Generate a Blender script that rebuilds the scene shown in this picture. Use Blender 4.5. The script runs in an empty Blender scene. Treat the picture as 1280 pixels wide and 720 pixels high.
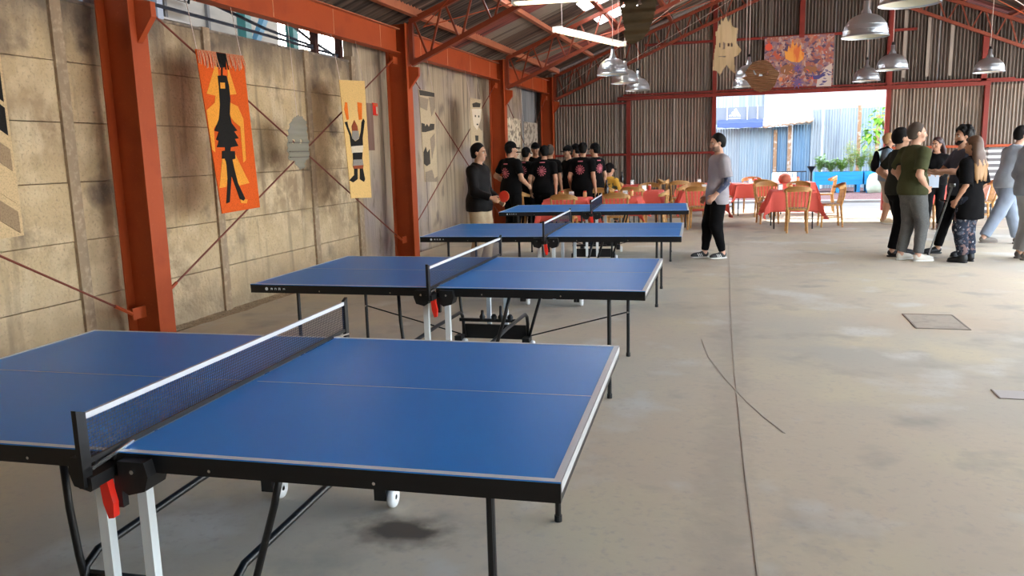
import bpy, math, random
import numpy as np
from mathutils import Vector, Matrix
random.seed(7); rng = np.random.default_rng(7)
C = bpy.context.scene.collection
SC = bpy.context.scene
PI = math.pi

# ------------------------------------------------------------------ camera
YAW, PITCH, ROLL, CAMH, FPX = 0.2797, 0.1670, -0.02574, 1.621, 1002.58
_f = Vector((-math.sin(YAW)*math.cos(PITCH), math.cos(YAW)*math.cos(PITCH), -math.sin(PITCH)))
_r = Vector((math.cos(YAW), math.sin(YAW), 0)); _u = _r.cross(_f)
_r2 = math.cos(ROLL)*_r + math.sin(ROLL)*_u; _u2 = -math.sin(ROLL)*_r + math.cos(ROLL)*_u
cam = bpy.data.cameras.new('camera'); cam.sensor_width = 36; cam.lens = FPX/1280*36; cam.clip_end = 500
co = bpy.data.objects.new('camera', cam); C.objects.link(co)
m = Matrix((_r2, _u2, -_f)).transposed().to_4x4(); m.translation = (0, 0, CAMH); co.matrix_world = m
SC.camera = co

# ------------------------------------------------------------------ world, sun, exposure
w = bpy.data.worlds.new('world'); SC.world = w; w.use_nodes = True
nt = w.node_tree; nt.nodes.clear()
sky = nt.nodes.new('ShaderNodeTexSky'); sky.sky_type = 'NISHITA'; sky.sun_disc = False
sky.sun_elevation = math.radians(40); sky.sun_rotation = math.radians(-23); sky.air_density = 1.0; sky.dust_density = 3.0; sky.ozone_density = 1.0
bg = nt.nodes.new('ShaderNodeBackground'); bg.inputs[1].default_value = 0.55
wo = nt.nodes.new('ShaderNodeOutputWorld')
hs = nt.nodes.new('ShaderNodeHueSaturation'); hs.inputs['Saturation'].default_value = 0.55
nt.links.new(sky.outputs[0], hs.inputs['Color']); nt.links.new(hs.outputs[0], bg.inputs[0]); nt.links.new(bg.outputs[0], wo.inputs[0])
sun = bpy.data.lights.new('sun', 'SUN'); sun.energy = 5.0; sun.angle = math.radians(0.6); sun.color = (1, .93, .82)
so = bpy.data.objects.new('sun', sun); C.objects.link(so)
so.rotation_euler = Vector((.42, -1, -.90)).to_track_quat('-Z', 'Y').to_euler()
SC.view_settings.view_transform = 'Standard'; SC.view_settings.look = 'None'
SC.view_settings.exposure = 2.4; SC.view_settings.gamma = 1.0; SC.view_settings.use_curve_mapping = False

# ------------------------------------------------------------------ mesh helpers
class MB:
    def __init__(s): s.v = []; s.f = []; s.mi = []; s.cur = 0
    def add(s, vs, fs):
        o = len(s.v); s.v += [tuple(a) for a in vs]
        for f in fs: s.f.append(tuple(o+i for i in f)); s.mi.append(s.cur)
        return s
    def box(s, c, d, rot=None):
        x, y, z = d[0]/2, d[1]/2, d[2]/2
        vs = [Vector((a, b, e)) for a in (-x, x) for b in (-y, y) for e in (-z, z)]
        if rot is not None: vs = [rot @ v for v in vs]
        c = Vector(c)
        return s.add([v+c for v in vs], [(0,1,3,2),(4,6,7,5),(0,4,5,1),(2,3,7,6),(0,2,6,4),(1,5,7,3)])
    def b2(s, lo, hi): return s.box([(a+b)/2 for a, b in zip(lo, hi)], [b-a for a, b in zip(lo, hi)])
    def bar(s, p, q, w_, h, up=(0,0,1)):
        p, q = Vector(p), Vector(q); d = q-p; L = d.length; d.normalize(); up = Vector(up)
        if abs(d.dot(up)) > .98: up = Vector((0,1,0))
        a = d.cross(up).normalized(); b = a.cross(d)
        return s.box((p+q)/2, (L, w_, h), Matrix((d, a, b)).transposed())
    def tube(s, pts, r, seg=8, caps=True):
        pts = [Vector(p) for p in pts]; n = len(pts); rs = r if isinstance(r, (list, tuple)) else [r]*n
        t = [(pts[min(i+1, n-1)]-pts[max(i-1, 0)]).normalized() for i in range(n)]
        a = t[0].orthogonal().normalized(); vs = []
        for i in range(n):
            a = (a - t[i]*a.dot(t[i])).normalized(); b = t[i].cross(a)
            vs += [pts[i]+(a*math.cos(2*PI*k/seg)+b*math.sin(2*PI*k/seg))*rs[i] for k in range(seg)]
        fs = [(i*seg+k, i*seg+(k+1)%seg, (i+1)*seg+(k+1)%seg, (i+1)*seg+k) for i in range(n-1) for k in range(seg)]
        if caps: fs += [tuple(range(seg-1, -1, -1)), tuple((n-1)*seg+k for k in range(seg))]
        return s.add(vs, fs)
    def lathe(s, prof, c=(0,0,0), seg=20, axis='z'):
        vs = []; n = len(prof)
        for r, z in prof:
            for k in range(seg):
                a = 2*PI*k/seg; p = (r*math.cos(a), r*math.sin(a), z)
                if axis == 'x': p = (p[2], p[0], p[1])
                if axis == 'y': p = (p[1], p[2], p[0])
                vs.append((p[0]+c[0], p[1]+c[1], p[2]+c[2]))
        fs = [(i*seg+k, i*seg+(k+1)%seg, (i+1)*seg+(k+1)%seg, (i+1)*seg+k) for i in range(n-1) for k in range(seg)]
        return s.add(vs, fs)
    def prism(s, poly, f, t0, t1):      # poly of (a,b); f(a,b,t) -> point
        n = len(poly)
        vs = [f(a, b, t0) for a, b in poly]+[f(a, b, t1) for a, b in poly]
        fs = [tuple(range(n-1, -1, -1)), tuple(range(n, 2*n))]+[(i, (i+1)%n, n+(i+1)%n, n+i) for i in range(n)]
        return s.add(vs, fs)
    def mesh(s, name, mats, smooth=False):
        me = bpy.data.meshes.new(name); me.from_pydata([tuple(v) for v in s.v], [], s.f)
        for m_ in (mats if isinstance(mats, (list, tuple)) else [mats]): me.materials.append(m_)
        if any(s.mi): me.polygons.foreach_set('material_index', s.mi)
        if smooth: me.polygons.foreach_set('use_smooth', [True]*len(s.f))
        me.update(); return me
    def build(s, name, mats, parent=None, smooth=False, fix=False):
        me = s.mesh(name, mats, smooth)
        if fix:
            import bmesh
            bm = bmesh.new(); bm.from_mesh(me); bmesh.ops.recalc_face_normals(bm, faces=bm.faces); bm.to_mesh(me); bm.free()
        return link(name, me, parent)
def link(name, me, parent=None, loc=None, rz=None):
    o = bpy.data.objects.new(name, me); C.objects.link(o)
    if parent: o.parent = parent
    if loc: o.location = loc
    if rz is not None: o.rotation_euler = (0, 0, rz)
    return o
def tag(o, label=None, cat=None, group=None, kind=None):
    for k, v in (('label', label), ('category', cat), ('group', group), ('kind', kind)):
        if v: o[k] = v
    return o
def thing(name, label, cat, loc=(0,0,0), rz=0, group=None):
    return tag(link(name, None, None, loc, rz), label, cat, group)
def copy_tree(o, parent=None):
    c = o.copy(); C.objects.link(c)
    if parent: c.parent = parent
    for ch in o.children: copy_tree(ch, c)
    return c
def rzm(a): return Matrix.Rotation(a, 3, 'Z')

# ------------------------------------------------------------------ materials
def M(name, col, rough=.6, metal=0, layers=(), bump=0, bscale=30, emit=None, space='Position', trans=0, alpha=1, coat=0):
    """layers: (noise scale or xyz scale, detail, colour, lo, hi) mixed one after another over the base colour."""
    m = bpy.data.materials.new(name); m.use_nodes = True; nt = m.node_tree; N = nt.nodes; L = nt.links
    b = N['Principled BSDF']; b.inputs['Roughness'].default_value = rough; b.inputs['Metallic'].default_value = metal
    b.inputs['Base Color'].default_value = (*col, 1)
    if trans: b.inputs['Transmission Weight'].default_value = trans
    if coat: b.inputs['Coat Weight'].default_value = coat
    if emit: b.inputs['Emission Color'].default_value = (*emit[0], 1); b.inputs['Emission Strength'].default_value = emit[1]
    src = None
    if layers or bump:
        if space == 'Position': src = N.new('ShaderNodeNewGeometry').outputs['Position']
        else: src = N.new('ShaderNodeTexCoord').outputs[space]
    prev = None
    for sc, det, c2, lo, hi in layers:
        mp = N.new('ShaderNodeMapping'); L.new(src, mp.inputs[0])
        mp.inputs['Scale'].default_value = sc if isinstance(sc, tuple) else (sc,)*3
        mp.inputs['Location'].default_value = tuple(rng.uniform(-9, 9, 3))
        n = N.new('ShaderNodeTexNoise'); n.inputs['Scale'].default_value = 1; n.inputs['Detail'].default_value = det; L.new(mp.outputs[0], n.inputs['Vector'])
        r = N.new('ShaderNodeMapRange'); r.inputs[1].default_value = lo; r.inputs[2].default_value = hi; L.new(n.outputs['Fac'], r.inputs[0])
        mx = N.new('ShaderNodeMix'); mx.data_type = 'RGBA'; L.new(r.outputs[0], mx.inputs[0])
        if prev: L.new(prev, mx.inputs[6])
        else: mx.inputs[6].default_value = (*col, 1)
        mx.inputs[7].default_value = (*c2, 1); prev = mx.outputs[2]
    if prev: L.new(prev, b.inputs['Base Color'])
    if bump:
        n = N.new('ShaderNodeTexNoise'); n.inputs['Scale'].default_value = bscale; n.inputs['Detail'].default_value = 6; L.new(src, n.inputs['Vector'])
        bp = N.new('ShaderNodeBump'); bp.inputs['Strength'].default_value = bump; bp.inputs['Distance'].default_value = .02
        L.new(n.outputs['Fac'], bp.inputs['Height']); L.new(bp.outputs[0], b.inputs['Normal'])
    return m
concrete_wall = M('cast_concrete', (.58,.435,.25), .9, 0, [(.9,6,(.36,.255,.155),.50,.66), (5,8,(.68,.53,.33),.46,.66), ((7,7,.6),6,(.22,.155,.10),.56,.76), (1.9,9,(.20,.145,.10),.57,.68), ((3,3,1.2),8,(.66,.53,.35),.58,.68), (40,3,(.34,.25,.16),.55,.8)], .8, 25)
concrete_post = M('concrete_post', (.38,.28,.18), .9, 0, [((9,9,.6),6,(.30,.23,.16),.5,.75), (20,4,(.6,.47,.32),.5,.8)], .4, 30)
tall_wall_m = M('streaked_render', (.46,.365,.25), .85, 0, [((9,9,.35),6,(.56,.45,.31),.46,.62), ((14,14,.4),6,(.20,.155,.12),.53,.68), (.7,3,(.33,.27,.27),.5,.7), ((5,5,2),7,(.24,.19,.15),.58,.7)], .35, 20)
floor_m = M('concrete_floor', (.565,.49,.372), .78, 0, [(.35,4,(.465,.44,.365),.42,.66), (1.1,6,(.59,.525,.375),.48,.68), (2.2,8,(.39,.36,.295),.56,.74), (1.6,9,(.60,.58,.51),.57,.70), (28,4,(.45,.40,.34),.55,.9)], .08, 14)
def floor_marks():
    """the damp stain and the dirt beside the slab joint, part of the floor's own colour"""
    nt = floor_m.node_tree; N, L = nt.nodes, nt.links; b = N['Principled BSDF']; base = b.inputs['Base Color'].links[0].from_socket
    g = N.new('ShaderNodeNewGeometry').outputs['Position']; nz = N.new('ShaderNodeTexNoise'); nz.inputs['Scale'].default_value = 9; nz.inputs['Detail'].default_value = 6; L.new(g, nz.inputs['Vector'])
    def blob(c, r, e0, e1, amp, col, base, fac=1):
        mp = N.new('ShaderNodeVectorMath'); mp.operation = 'SUBTRACT'; L.new(g, mp.inputs[0]); mp.inputs[1].default_value = c
        dv = N.new('ShaderNodeVectorMath'); dv.operation = 'DIVIDE'; L.new(mp.outputs[0], dv.inputs[0]); dv.inputs[1].default_value = r
        ln = N.new('ShaderNodeVectorMath'); ln.operation = 'LENGTH'; L.new(dv.outputs[0], ln.inputs[0])
        ma = N.new('ShaderNodeMath'); ma.operation = 'MULTIPLY_ADD'; L.new(nz.outputs['Fac'], ma.inputs[0]); ma.inputs[1].default_value = amp; L.new(ln.outputs['Value'], ma.inputs[2])
        mr = N.new('ShaderNodeMapRange'); mr.interpolation_type = 'SMOOTHSTEP'; L.new(ma.outputs[0], mr.inputs[0]); mr.inputs[1].default_value = e0+amp*.5; mr.inputs[2].default_value = e1+amp*.5; mr.inputs[3].default_value = fac; mr.inputs[4].default_value = 0
        mx = N.new('ShaderNodeMix'); mx.data_type = 'RGBA'; L.new(mr.outputs[0], mx.inputs[0]); L.new(base, mx.inputs[6]); mx.inputs[7].default_value = (*col, 1); return mx.outputs[2]
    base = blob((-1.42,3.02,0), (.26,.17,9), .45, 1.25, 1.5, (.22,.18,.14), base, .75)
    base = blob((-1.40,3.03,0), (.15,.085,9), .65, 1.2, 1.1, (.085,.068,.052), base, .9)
    base = blob((-.05,5,0), (.20,99,9), .0, 1.0, 1.6, (.38,.335,.27), base, .45)
    base = blob((1.75,7.9,0), (.75,.50,9), .4, 1.2, .8, (.56,.45,.32), base, .6)
    base = blob((-.35,8.8,0), (.5,1.6,9), .2, 1.1, 1.0, (.60,.50,.35), base, .5)
    base = blob((.25,12.6,0), (.8,2.0,9), .3, 1.1, 1.6, (.66,.60,.50), base, .6)
    L.new(base, b.inputs['Base Color'])
floor_marks()
def wall_marks():
    """soot under the coping and damp at the foot of the concrete wall"""
    nt = concrete_wall.node_tree; N, L = nt.nodes, nt.links; b = N['Principled BSDF']; base = b.inputs['Base Color'].links[0].from_socket
    g = N.new('ShaderNodeNewGeometry').outputs['Position']; sp = N.new('ShaderNodeSeparateXYZ'); L.new(g, sp.inputs[0])
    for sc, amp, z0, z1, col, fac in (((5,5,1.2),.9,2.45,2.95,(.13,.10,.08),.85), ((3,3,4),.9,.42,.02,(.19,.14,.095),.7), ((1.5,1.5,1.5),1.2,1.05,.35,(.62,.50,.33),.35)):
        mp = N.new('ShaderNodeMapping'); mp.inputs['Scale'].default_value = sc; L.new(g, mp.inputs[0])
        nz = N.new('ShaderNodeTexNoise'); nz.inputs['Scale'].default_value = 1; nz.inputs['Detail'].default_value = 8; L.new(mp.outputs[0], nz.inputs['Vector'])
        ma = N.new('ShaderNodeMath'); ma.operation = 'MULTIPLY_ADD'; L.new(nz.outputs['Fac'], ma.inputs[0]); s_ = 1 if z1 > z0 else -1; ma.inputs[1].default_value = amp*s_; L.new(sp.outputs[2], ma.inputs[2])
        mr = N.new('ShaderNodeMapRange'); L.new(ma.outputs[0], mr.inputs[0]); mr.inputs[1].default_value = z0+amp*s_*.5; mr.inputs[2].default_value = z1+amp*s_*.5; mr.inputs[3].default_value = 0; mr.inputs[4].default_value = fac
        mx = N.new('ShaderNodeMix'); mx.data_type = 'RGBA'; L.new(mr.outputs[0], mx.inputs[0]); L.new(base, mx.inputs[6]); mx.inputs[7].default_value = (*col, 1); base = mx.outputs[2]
    L.new(base, b.inputs['Base Color'])
wall_marks()
gravel_m = M('gravel_earth', (.42,.32,.20), .95, 0, [(60,3,(.22,.16,.10),.45,.65), (7,4,(.55,.43,.28),.5,.7)], .8, 70)
red_steel = M('red_oxide_steel', (.42,.070,.016), .55, 0, [(3,4,(.32,.046,.012),.5,.8), (35,4,(.50,.10,.03),.62,.85)])
truss_red_shaded = M('truss_shaded_red', (.24,.042,.014), .55, 0, [(4,4,(.18,.03,.011),.45,.8)])  # red oxide darkened, with the shade under the roof put into the colour
red_dark = M('red_frame_paint', (.215,.026,.017), .55, 0, [(4,4,(.16,.02,.014),.45,.8)])
purlin_m = M('orange_primer_steel', (.46,.15,.07), .5, 0, [(5,4,(.36,.09,.04),.5,.8)])
seam_m = M('weld_seam_paint', (.75,.36,.2), .5)
galv_wall = M('weathered_zinc_sheet', (.28,.225,.18), .5, .3, [((6,6,.4),5,(.165,.135,.112),.45,.72), ((3,3,3),5,(.33,.255,.20),.55,.75)])
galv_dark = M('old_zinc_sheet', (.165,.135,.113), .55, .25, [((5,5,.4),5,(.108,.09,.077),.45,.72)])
roof_ms = [M('roof_sheet_brown', (.17,.115,.085), .6, .2, [((.5,7,.5),4,(.05,.036,.03),.42,.58), ((.4,9,.4),3,(.30,.22,.17),.62,.72)]),
           M('roof_sheet_grey', (.30,.26,.21), .55, .2, [((.5,7,.5),4,(.14,.11,.09),.45,.62)]),
           M('roof_sheet_red', (.30,.09,.075), .6, .1, [((.5,6,.5),4,(.12,.045,.04),.45,.62)])]
skylight_m = bpy.data.materials.new('translucent_sheet'); skylight_m.use_nodes = True
_n = skylight_m.node_tree; _n.nodes.clear(); _t = _n.nodes.new('ShaderNodeBsdfTranslucent'); _t.inputs[0].default_value = (.86,.89,.90,1)
_o = _n.nodes.new('ShaderNodeOutputMaterial'); _n.links.new(_t.outputs[0], _o.inputs[0])
black_metal = M('black_powder_coat', (.004,.004,.0045), .4)
black_plastic = M('black_plastic', (.006,.006,.0065), .5)
white_metal = M('white_enamel', (.72,.77,.77), .35)
white_line = M('white_line_paint', (.74,.80,.86), .4)
grey_edge = M('worn_edge_band', (.42,.43,.43), .5)
blue_top = M('blue_playing_surface', (.018,.275,.83), .36, 0, [(1.5,3,(.024,.285,.85),.4,.7)])
red_plastic = M('red_plastic', (.85,.03,.015), .35)
net_m = M('net_cord', (.03,.035,.07), .7)
for _m in (red_steel, red_dark): _m.node_tree.nodes['Principled BSDF'].inputs['Specular IOR Level'].default_value = .3
blue_top.node_tree.nodes['Principled BSDF'].inputs['Specular IOR Level'].default_value = .35
floor_m.node_tree.nodes['Principled BSDF'].inputs['Specular IOR Level'].default_value = .3
tape_m = M('white_net_tape', (.58,.60,.63), .7)
steel_m = M('bright_steel', (.7,.7,.7), .25, 1)
alu = M('spun_aluminium', (.62,.68,.74), .30, .85)
alu_in = M('lamp_inner_enamel', (.80,.78,.66), .4)
tube_glow = M('fluorescent_glow', (1,1,1), .5, emit=((1,.82,.45), .6))
white_enam = M('fixture_enamel', (.82,.80,.74), .4)
wire_m = M('pale_wire', (.75,.62,.55), .6)
rod_m = M('red_rod_paint', (.19,.04,.02), .6)
wood = M('varnished_beech', (.56,.30,.085), .45, 0, [((3,3,25),4,(.42,.20,.055),.45,.7)], space='Object')
wood_dark = M('seat_upholstery', (.24,.13,.08), .7, 0, [(40,2,(.55,.42,.28),.5,.6)], space='Object')
cloth_red = M('coral_tablecloth', (.80,.125,.09), .8, 0, [(2,3,(.72,.10,.075),.45,.7)])
cloth_pink = M('pale_tablecloth', (.85,.50,.42), .75)
glass_dark = M('dark_bottle_glass', (.02,.012,.01), .15)
paper_w = M('white_paper', (.82,.80,.76), .7)
sauce_r = M('red_sauce_plastic', (.7,.07,.04), .4)
amber = M('amber_plastic', (.75,.42,.16), .35)
# ------------------------------------------------------------------ the setting
XW = -5.35; BY = 21.5; EX = 7.85; RIDGE = 1.5; YF = -4.0
def ztop(x): return 3.56+.385*(min(x, 2*RIDGE-x)+4.85)
def zbot(x): return 2.95+.43*(min(x, 2*RIDGE-x)+4.85) - .0
fl = MB(); fl.b2((-5.2, YF, -.2), (EX+.2, BY+.05, 0)); floor = tag(fl.build('floor', floor_m), kind='structure')
# recessed joint strip, cracks and stains of the slab
jm = M('floor_joint', (.42,.37,.29), .8, 0, [(12,5,(.48,.42,.33),.4,.7)])
mb = MB(); P = [(.12,2.4),(.05,4.0),(-.02,6.0),(-.08,8.5),(-.13,11.0),(-.2,14.5)]
for (x0,y0),(x1,y1) in zip(P, P[1:]): mb.bar((x0,y0,.0005),(x1,y1,.0005), .008, .003)
mb.build('slab_joint', jm, floor)
mb = MB(); P = [(-.3,6.9),(-.22,6.3),(-.08,5.7),(.06,5.2),(.16,4.9),(.27,4.63)]
for (x0,y0),(x1,y1) in zip(P, P[1:]): mb.bar((x0,y0,.0004),(x1,y1,.0004), .008, .0025)
mb.build('crack', M('crack_dark', (.37,.32,.255), .9), floor)
# gravel strip along the wall
g = MB(); n = 60; vs = []
for i in range(n+1):
    y = YF+(11.6-YF)*i/n
    vs += [(-5.36, y, .02), (-5.28, y, .012+.006*math.sin(i*2.1)), (-5.19+.03*math.sin(i*.9)+.02*math.sin(i*2.3), y, .001)]
g.add(vs, [(3*i+k, 3*i+k+1, 3*i+k+4, 3*i+k+3) for i in range(n) for k in (0,1)])
gs = tag(g.build('ground_strip', gravel_m), kind='structure')
mb = MB(); oc = [(1,0,0),(-1,0,0),(0,1,0),(0,-1,0),(0,0,1)]
for k in range(2600):
    x = -5.34+abs(rng.normal(0,.07)); y = rng.uniform(3.5, 11.4); r = rng.uniform(.003,.009)
    if x < -5.12: mb.add([(x+a*r*rng.uniform(.7,1.4), y+b*r*rng.uniform(.7,1.4), .012+c*r) for a,b,c in oc], [(0,2,4),(2,1,4),(1,3,4),(3,0,4)])
tag(mb.build('gravel', M('pebble', (.50,.40,.27), .9, 0, [(30,2,(.27,.2,.13),.45,.6)])), 'loose brown gravel along the foot of the concrete wall', 'gravel', kind='stuff')
# left wall: precast concrete planks between posts
wl = tag(link('wall_left', None), kind='structure')
pY = [-3.9,-2.05,-.2,1.65,3.55,5.48,7.40,9.40,10.66]
mesh_p = {}
for a, b in zip(pY, pY[1:]):
    L_ = round(b-a-.10, 2)
    if L_ not in mesh_p:
        q = MB(); e = .005; x0, x1 = -.12, 0
        vs = []
        for (xx, ins) in ((x0,0),(x1-.003,0),(x1,e)):
            vs += [(xx, -L_/2+ins, -.242+ins*.5), (xx, L_/2-ins, -.242+ins*.5), (xx, L_/2-ins, .242-ins*.5), (xx, -L_/2+ins, .242-ins*.5)]
        q.add(vs, [(0,3,2,1),(8,9,10,11)]+[(4*j+i, 4*j+(i+1)%4, 4*j+4+(i+1)%4, 4*j+4+i) for j in (0,1) for i in range(4)])
        mesh_p[L_] = q.mesh('panel', concrete_wall)
    for r in range(6):
        link('panel', mesh_p[L_], wl, (XW+rng.uniform(-.004,.004), (a+b)/2, .245+.49*r))
mb = MB(); mb.b2((-5.53,-4,-.1),(-5.475,10.6,2.93)); mb.build('backing', concrete_post, wl)  # slab added behind the planks to stop daylight leaking through their gaps
pm = MB(); pm.b2((-.14,-.06,-.1),(.028,.05,2.97)).b2((-.14,.05,-.1),(-.02,.085,2.95)); pmm = pm.mesh('post', concrete_post)
for y in pY[1:-1]: link('post', pmm, wl, (XW, y, 0))
mb = MB(); mb.b2((-5.53,10.60,0),(-5.31,10.74,3.02)); mb.build('post', concrete_post, wl)
mb = MB(); mb.b2((-5.50,-4,2.935),(-5.34,10.6,2.96)); mb.build('coping', M('sooty_coping', (.17,.135,.11), .9, 0, [(9,5,(.34,.27,.2),.5,.7)], .4, 30), wl)
# taller rendered wall beyond
y = 10.74; k = 0
while y < 19.9:
    b_ = min(y+1.30, 19.95); mb = MB(); mb.b2((-5.5, y+.004, -.1), (XW+.012*((k%3)-1)*.5, b_-.004, 3.72)); mb.build('panel', tall_wall_m, wl); y = b_; k += 1
mb = MB(); mb.b2((-5.36,10.95,1.71),(-5.335,11.27,2.40)); mb.build('patch', M('brown_patch', (.22,.12,.09), .8, 0, [((8,8,1),4,(.30,.2,.15),.45,.7)]), wl)
# corrugated sheet maker
def sheet(pt, n_w, seg, s0, s1f, amp, pitch, rows=1):
    """pt(u, s, d): u along the corrugation direction, s along the flutes, d depth."""
    mb = MB(); n = n_w*seg
    for i in range(n+1):
        u = i*pitch/seg; d = amp*math.tanh(2.0*math.cos(2*PI*i/seg))/.964; 
        for j in range(rows+1): mb.v.append(tuple(pt(u, s0(u)+(s1f(u)-s0(u))*j/rows, d)))
    for i in range(n):
        for j in range(rows):
            a = i*(rows+1)+j; mb.f.append((a, a+rows+1, a+rows+2, a+1)); mb.mi.append(0)
    return mb
mb = sheet(lambda u,s,d: (XW-.02+d, 19.93+u, s), 21, 6, lambda u: 0, lambda u: 3.6, .014, .078); mb.build('panel', M('bluish_zinc_sheet', (.26,.27,.28), .5, .4, [((6,6,.5),4,(.15,.16,.18),.45,.7)]), wl, True)
# back wall
wb = tag(link('wall_back', None), kind='structure')
PIT = .0762; NW = 10; SW = PIT*NW
DL, DR = -.70, 3.35
x = -5.49; k = 0
while x < EX+.1:
    z1 = lambda u, x=x: ztop(max(min(x+u, EX), -4.85))+.10
    rand = rng.uniform(-.004,.004)
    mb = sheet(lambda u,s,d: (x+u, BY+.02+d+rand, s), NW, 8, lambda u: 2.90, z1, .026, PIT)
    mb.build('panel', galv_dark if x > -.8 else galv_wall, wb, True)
    xl = x
    if x < DL or x+SW > DR:
        mb = sheet(lambda u,s,d: (xl+u, BY+.035+d+rand, s), NW, 6, lambda u: 0, lambda u: 2.94, .026, PIT)
        # trimmed to the doorway
        if xl < DL < xl+SW: mb = sheet(lambda u,s,d: (xl+u, BY+.035+d, s), math.ceil((DL-xl)/PIT), 6, lambda u: 0, lambda u: 2.94, .026, PIT)
        if xl < DR < xl+SW:
            c_ = int((DR-xl)/PIT); mb = sheet(lambda u,s,d: (xl+c_*PIT+u, BY+.035+d, s), NW-c_, 6, lambda u: 0, lambda u: 2.94, .026, PIT)
        mb.build('panel', galv_wall, wb, True)
    x += SW; k += 1
def girt(name, p, q, w_=.07, h=.06, mt=red_dark):
    mb = MB(); mb.bar(p, q, w_, h); return mb.build(name, mt, wb)
FY = BY-.04
girt('girt', (-4.85,FY,1.50), (DL,FY,1.50)); girt('girt', (DR,FY,1.50), (EX,FY,1.50), mt=red_steel)
girt('girt', (-4.85,FY,2.82), (-2.9,FY,2.82), .06, .045)
girt('lintel', (-3.15,FY-.05,2.93), (5.5,FY-.05,2.93), .12, .09); girt('lintel', (-3.0,FY-.03,3.02), (6.0,FY-.03,3.02), .06, .05)
girt('girt', (5.4,FY,2.98), (EX,FY,2.98), .06, .06)
girt('girt', (-2.45,FY,4.25), (3.9,FY,4.25), .06, .06)
for xx, z0, z1_ in ((-2.87,0,2.9),(DL,0,ztop(DL)),(DR,0,ztop(DR)),(5.45,0,2.95)):
    mb = MB(); mb.b2((xx-.05,FY-.07,z0),(xx+.05,FY+.03,z1_)); mb.build('post', red_dark, wb)
mb = MB(); mb.b2((1.28,FY-.06,4.2),(1.40,FY+.03,ztop(1.3))); mb.build('post', red_dark, wb)
mb = MB(); mb.b2((3.27,FY-.06,2.95),(3.40,FY+.03,4.9)); mb.build('post', red_dark, wb)
mb = MB(); mb.b2((5.30,FY-.06,2.95),(5.42,FY+.03,4.0)); mb.build('post', red_dark, wb)
mb = MB()
for xx in (3.62, 4.13, 4.62): mb.b2((xx,BY-.03,3.15),(xx+.07,BY-.005,ztop(xx)-.5))
for i_, xx in enumerate((3.62, 4.13, 4.62)):
    mb = MB(); mb.b2((xx,BY-.03,3.15),(xx+.07,BY-.002,ztop(xx)-.5)); mb.build('strip', M('pale_plastic_strip', (.33,.28,.24), .5), wb)
for xx in (-1.72, -3.05):
    mb = MB(); mb.b2((xx,BY-.004,0.1),(xx+.03,BY+.02,2.9)); mb.build('strip', M('pale_plastic_strip', (.55,.48,.42), .5), wb)
# unseen gable wall behind the camera, coloured dark to cut bounce light
mb = MB(); mb.b2((-5.5,YF-.15,3.2),(EX+.2,YF,6.1)); mb.b2((-5.5,YF-.15,0),(EX+.2,YF,3.2)); tag(mb.build('wall_front', M('dark_gable', (.07,.06,.05), .9)), kind='structure')
# ------------------------------------------------------------------ roof
ce = tag(link('ceiling', None), kind='structure')
sl = math.sqrt(1+.385**2)
RP = .12
yy = YF-.3; k = 0
pick = [0,0,1,0,2,0,0,1,0,2,0,0,0,1,0,0,2,0,1,0,0,0,1,0]
SKY = {17: (1.25,2.05), 19: (1.4, 2.2), 21: (2.3,3.4), 13:(1.5,2.4)}
kk = 0
while yy < BY+.5:
    for side in (0, 1):
        segs = [(0, 3.3, pick[(kk*2+side) % 24]), (3.2, 6.55, pick[(kk*3+side+1) % 24])]
        # translucent lights as pieces of their own
        if side == 0 and kk in (19, 22, 24): 
            segs = [(0, 1.4, 0), (1.2, 2.35, 9), (2.3, 3.3, 1), (3.2, 6.55, pick[kk%24])] if kk == 19 else [(0,1.85,0),(1.8,2.75,9),(2.7,3.3,0),(3.2,6.55,0)]
        if side == 1 and kk % 2 == 1 and yy > 3: segs = [(0,.4,0),(.35,(2.9 if yy < 13 else 1.1),9),((2.85 if yy < 13 else 1.05),3.3,0),(3.2,6.55,0)]  # unseen translucent sheets added on this slope to light floor and side wall
        for a, b, c in segs:
            lift = .004 if c == 9 else rng.uniform(0,.004)
            def pt(u, s, d, side=side, yy=yy, lift=lift):
                xx = -4.95+s if side == 0 else 2*RIDGE+4.95-s
                return (xx, yy+u, 3.72+.385*(s-.1)+d+lift+(.012 if s > 3.25 else 0))
            mb = sheet(pt, 8, 4, lambda u: ((-.85 if side == 0 else -.45) if a == 0 else a), lambda u: b, .016, RP)  # left eave lengthened out of view to block sun on the column backs
            mb.build('panel', skylight_m if c == 9 else roof_ms[c], ce, True)
    yy += RP*8-.05; kk += 1
mb = MB(); mb.bar((RIDGE,YF-.3,6.22),(RIDGE,BY+.4,6.22),.5,.02); mb.build('ridge_cap', roof_ms[0], ce)
for i_, d in enumerate((.12, 1.05, 2.05, 3.05, 4.05, 5.05, 6.1)):
    for side in (0, 1):
        xx = -4.85+d if side == 0 else EX-d
        z = ztop(xx); hgt = .15 if d < .2 else .10
        mb = MB(); mb.bar((xx,YF,z+.04+hgt/2),(xx,BY,z+.04+hgt/2),.06,hgt); mb.bar((xx+.02,YF,z+.045),(xx+.02,BY,z+.045),.09,.012)
        mb.build('purlin', purlin_m if d < 1.2 else truss_red_shaded, ce)
# roof bracing rods
def rod(a, b, r=.008, mt=None, parent=None, name='tie_rod'):
    mb = MB(); mb.tube([a, b], r, 6); return mb.build(name, mt or red_steel, parent)
for y0, y1 in ((0.6,5.85),(5.85,11.6),(11.6,16.75),(16.75,21.4)):
    rod((-4.6,y0,3.5),(RIDGE-.2,y1,5.7),parent=ce); rod((-4.6,y1,3.5),(RIDGE-.2,y0,5.7),parent=ce)
    rod((EX-.25,y0,3.5),(RIDGE+.2,y1,5.7),parent=ce); rod((EX-.25,y1,3.5),(RIDGE+.2,y0,5.7),parent=ce)
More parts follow.
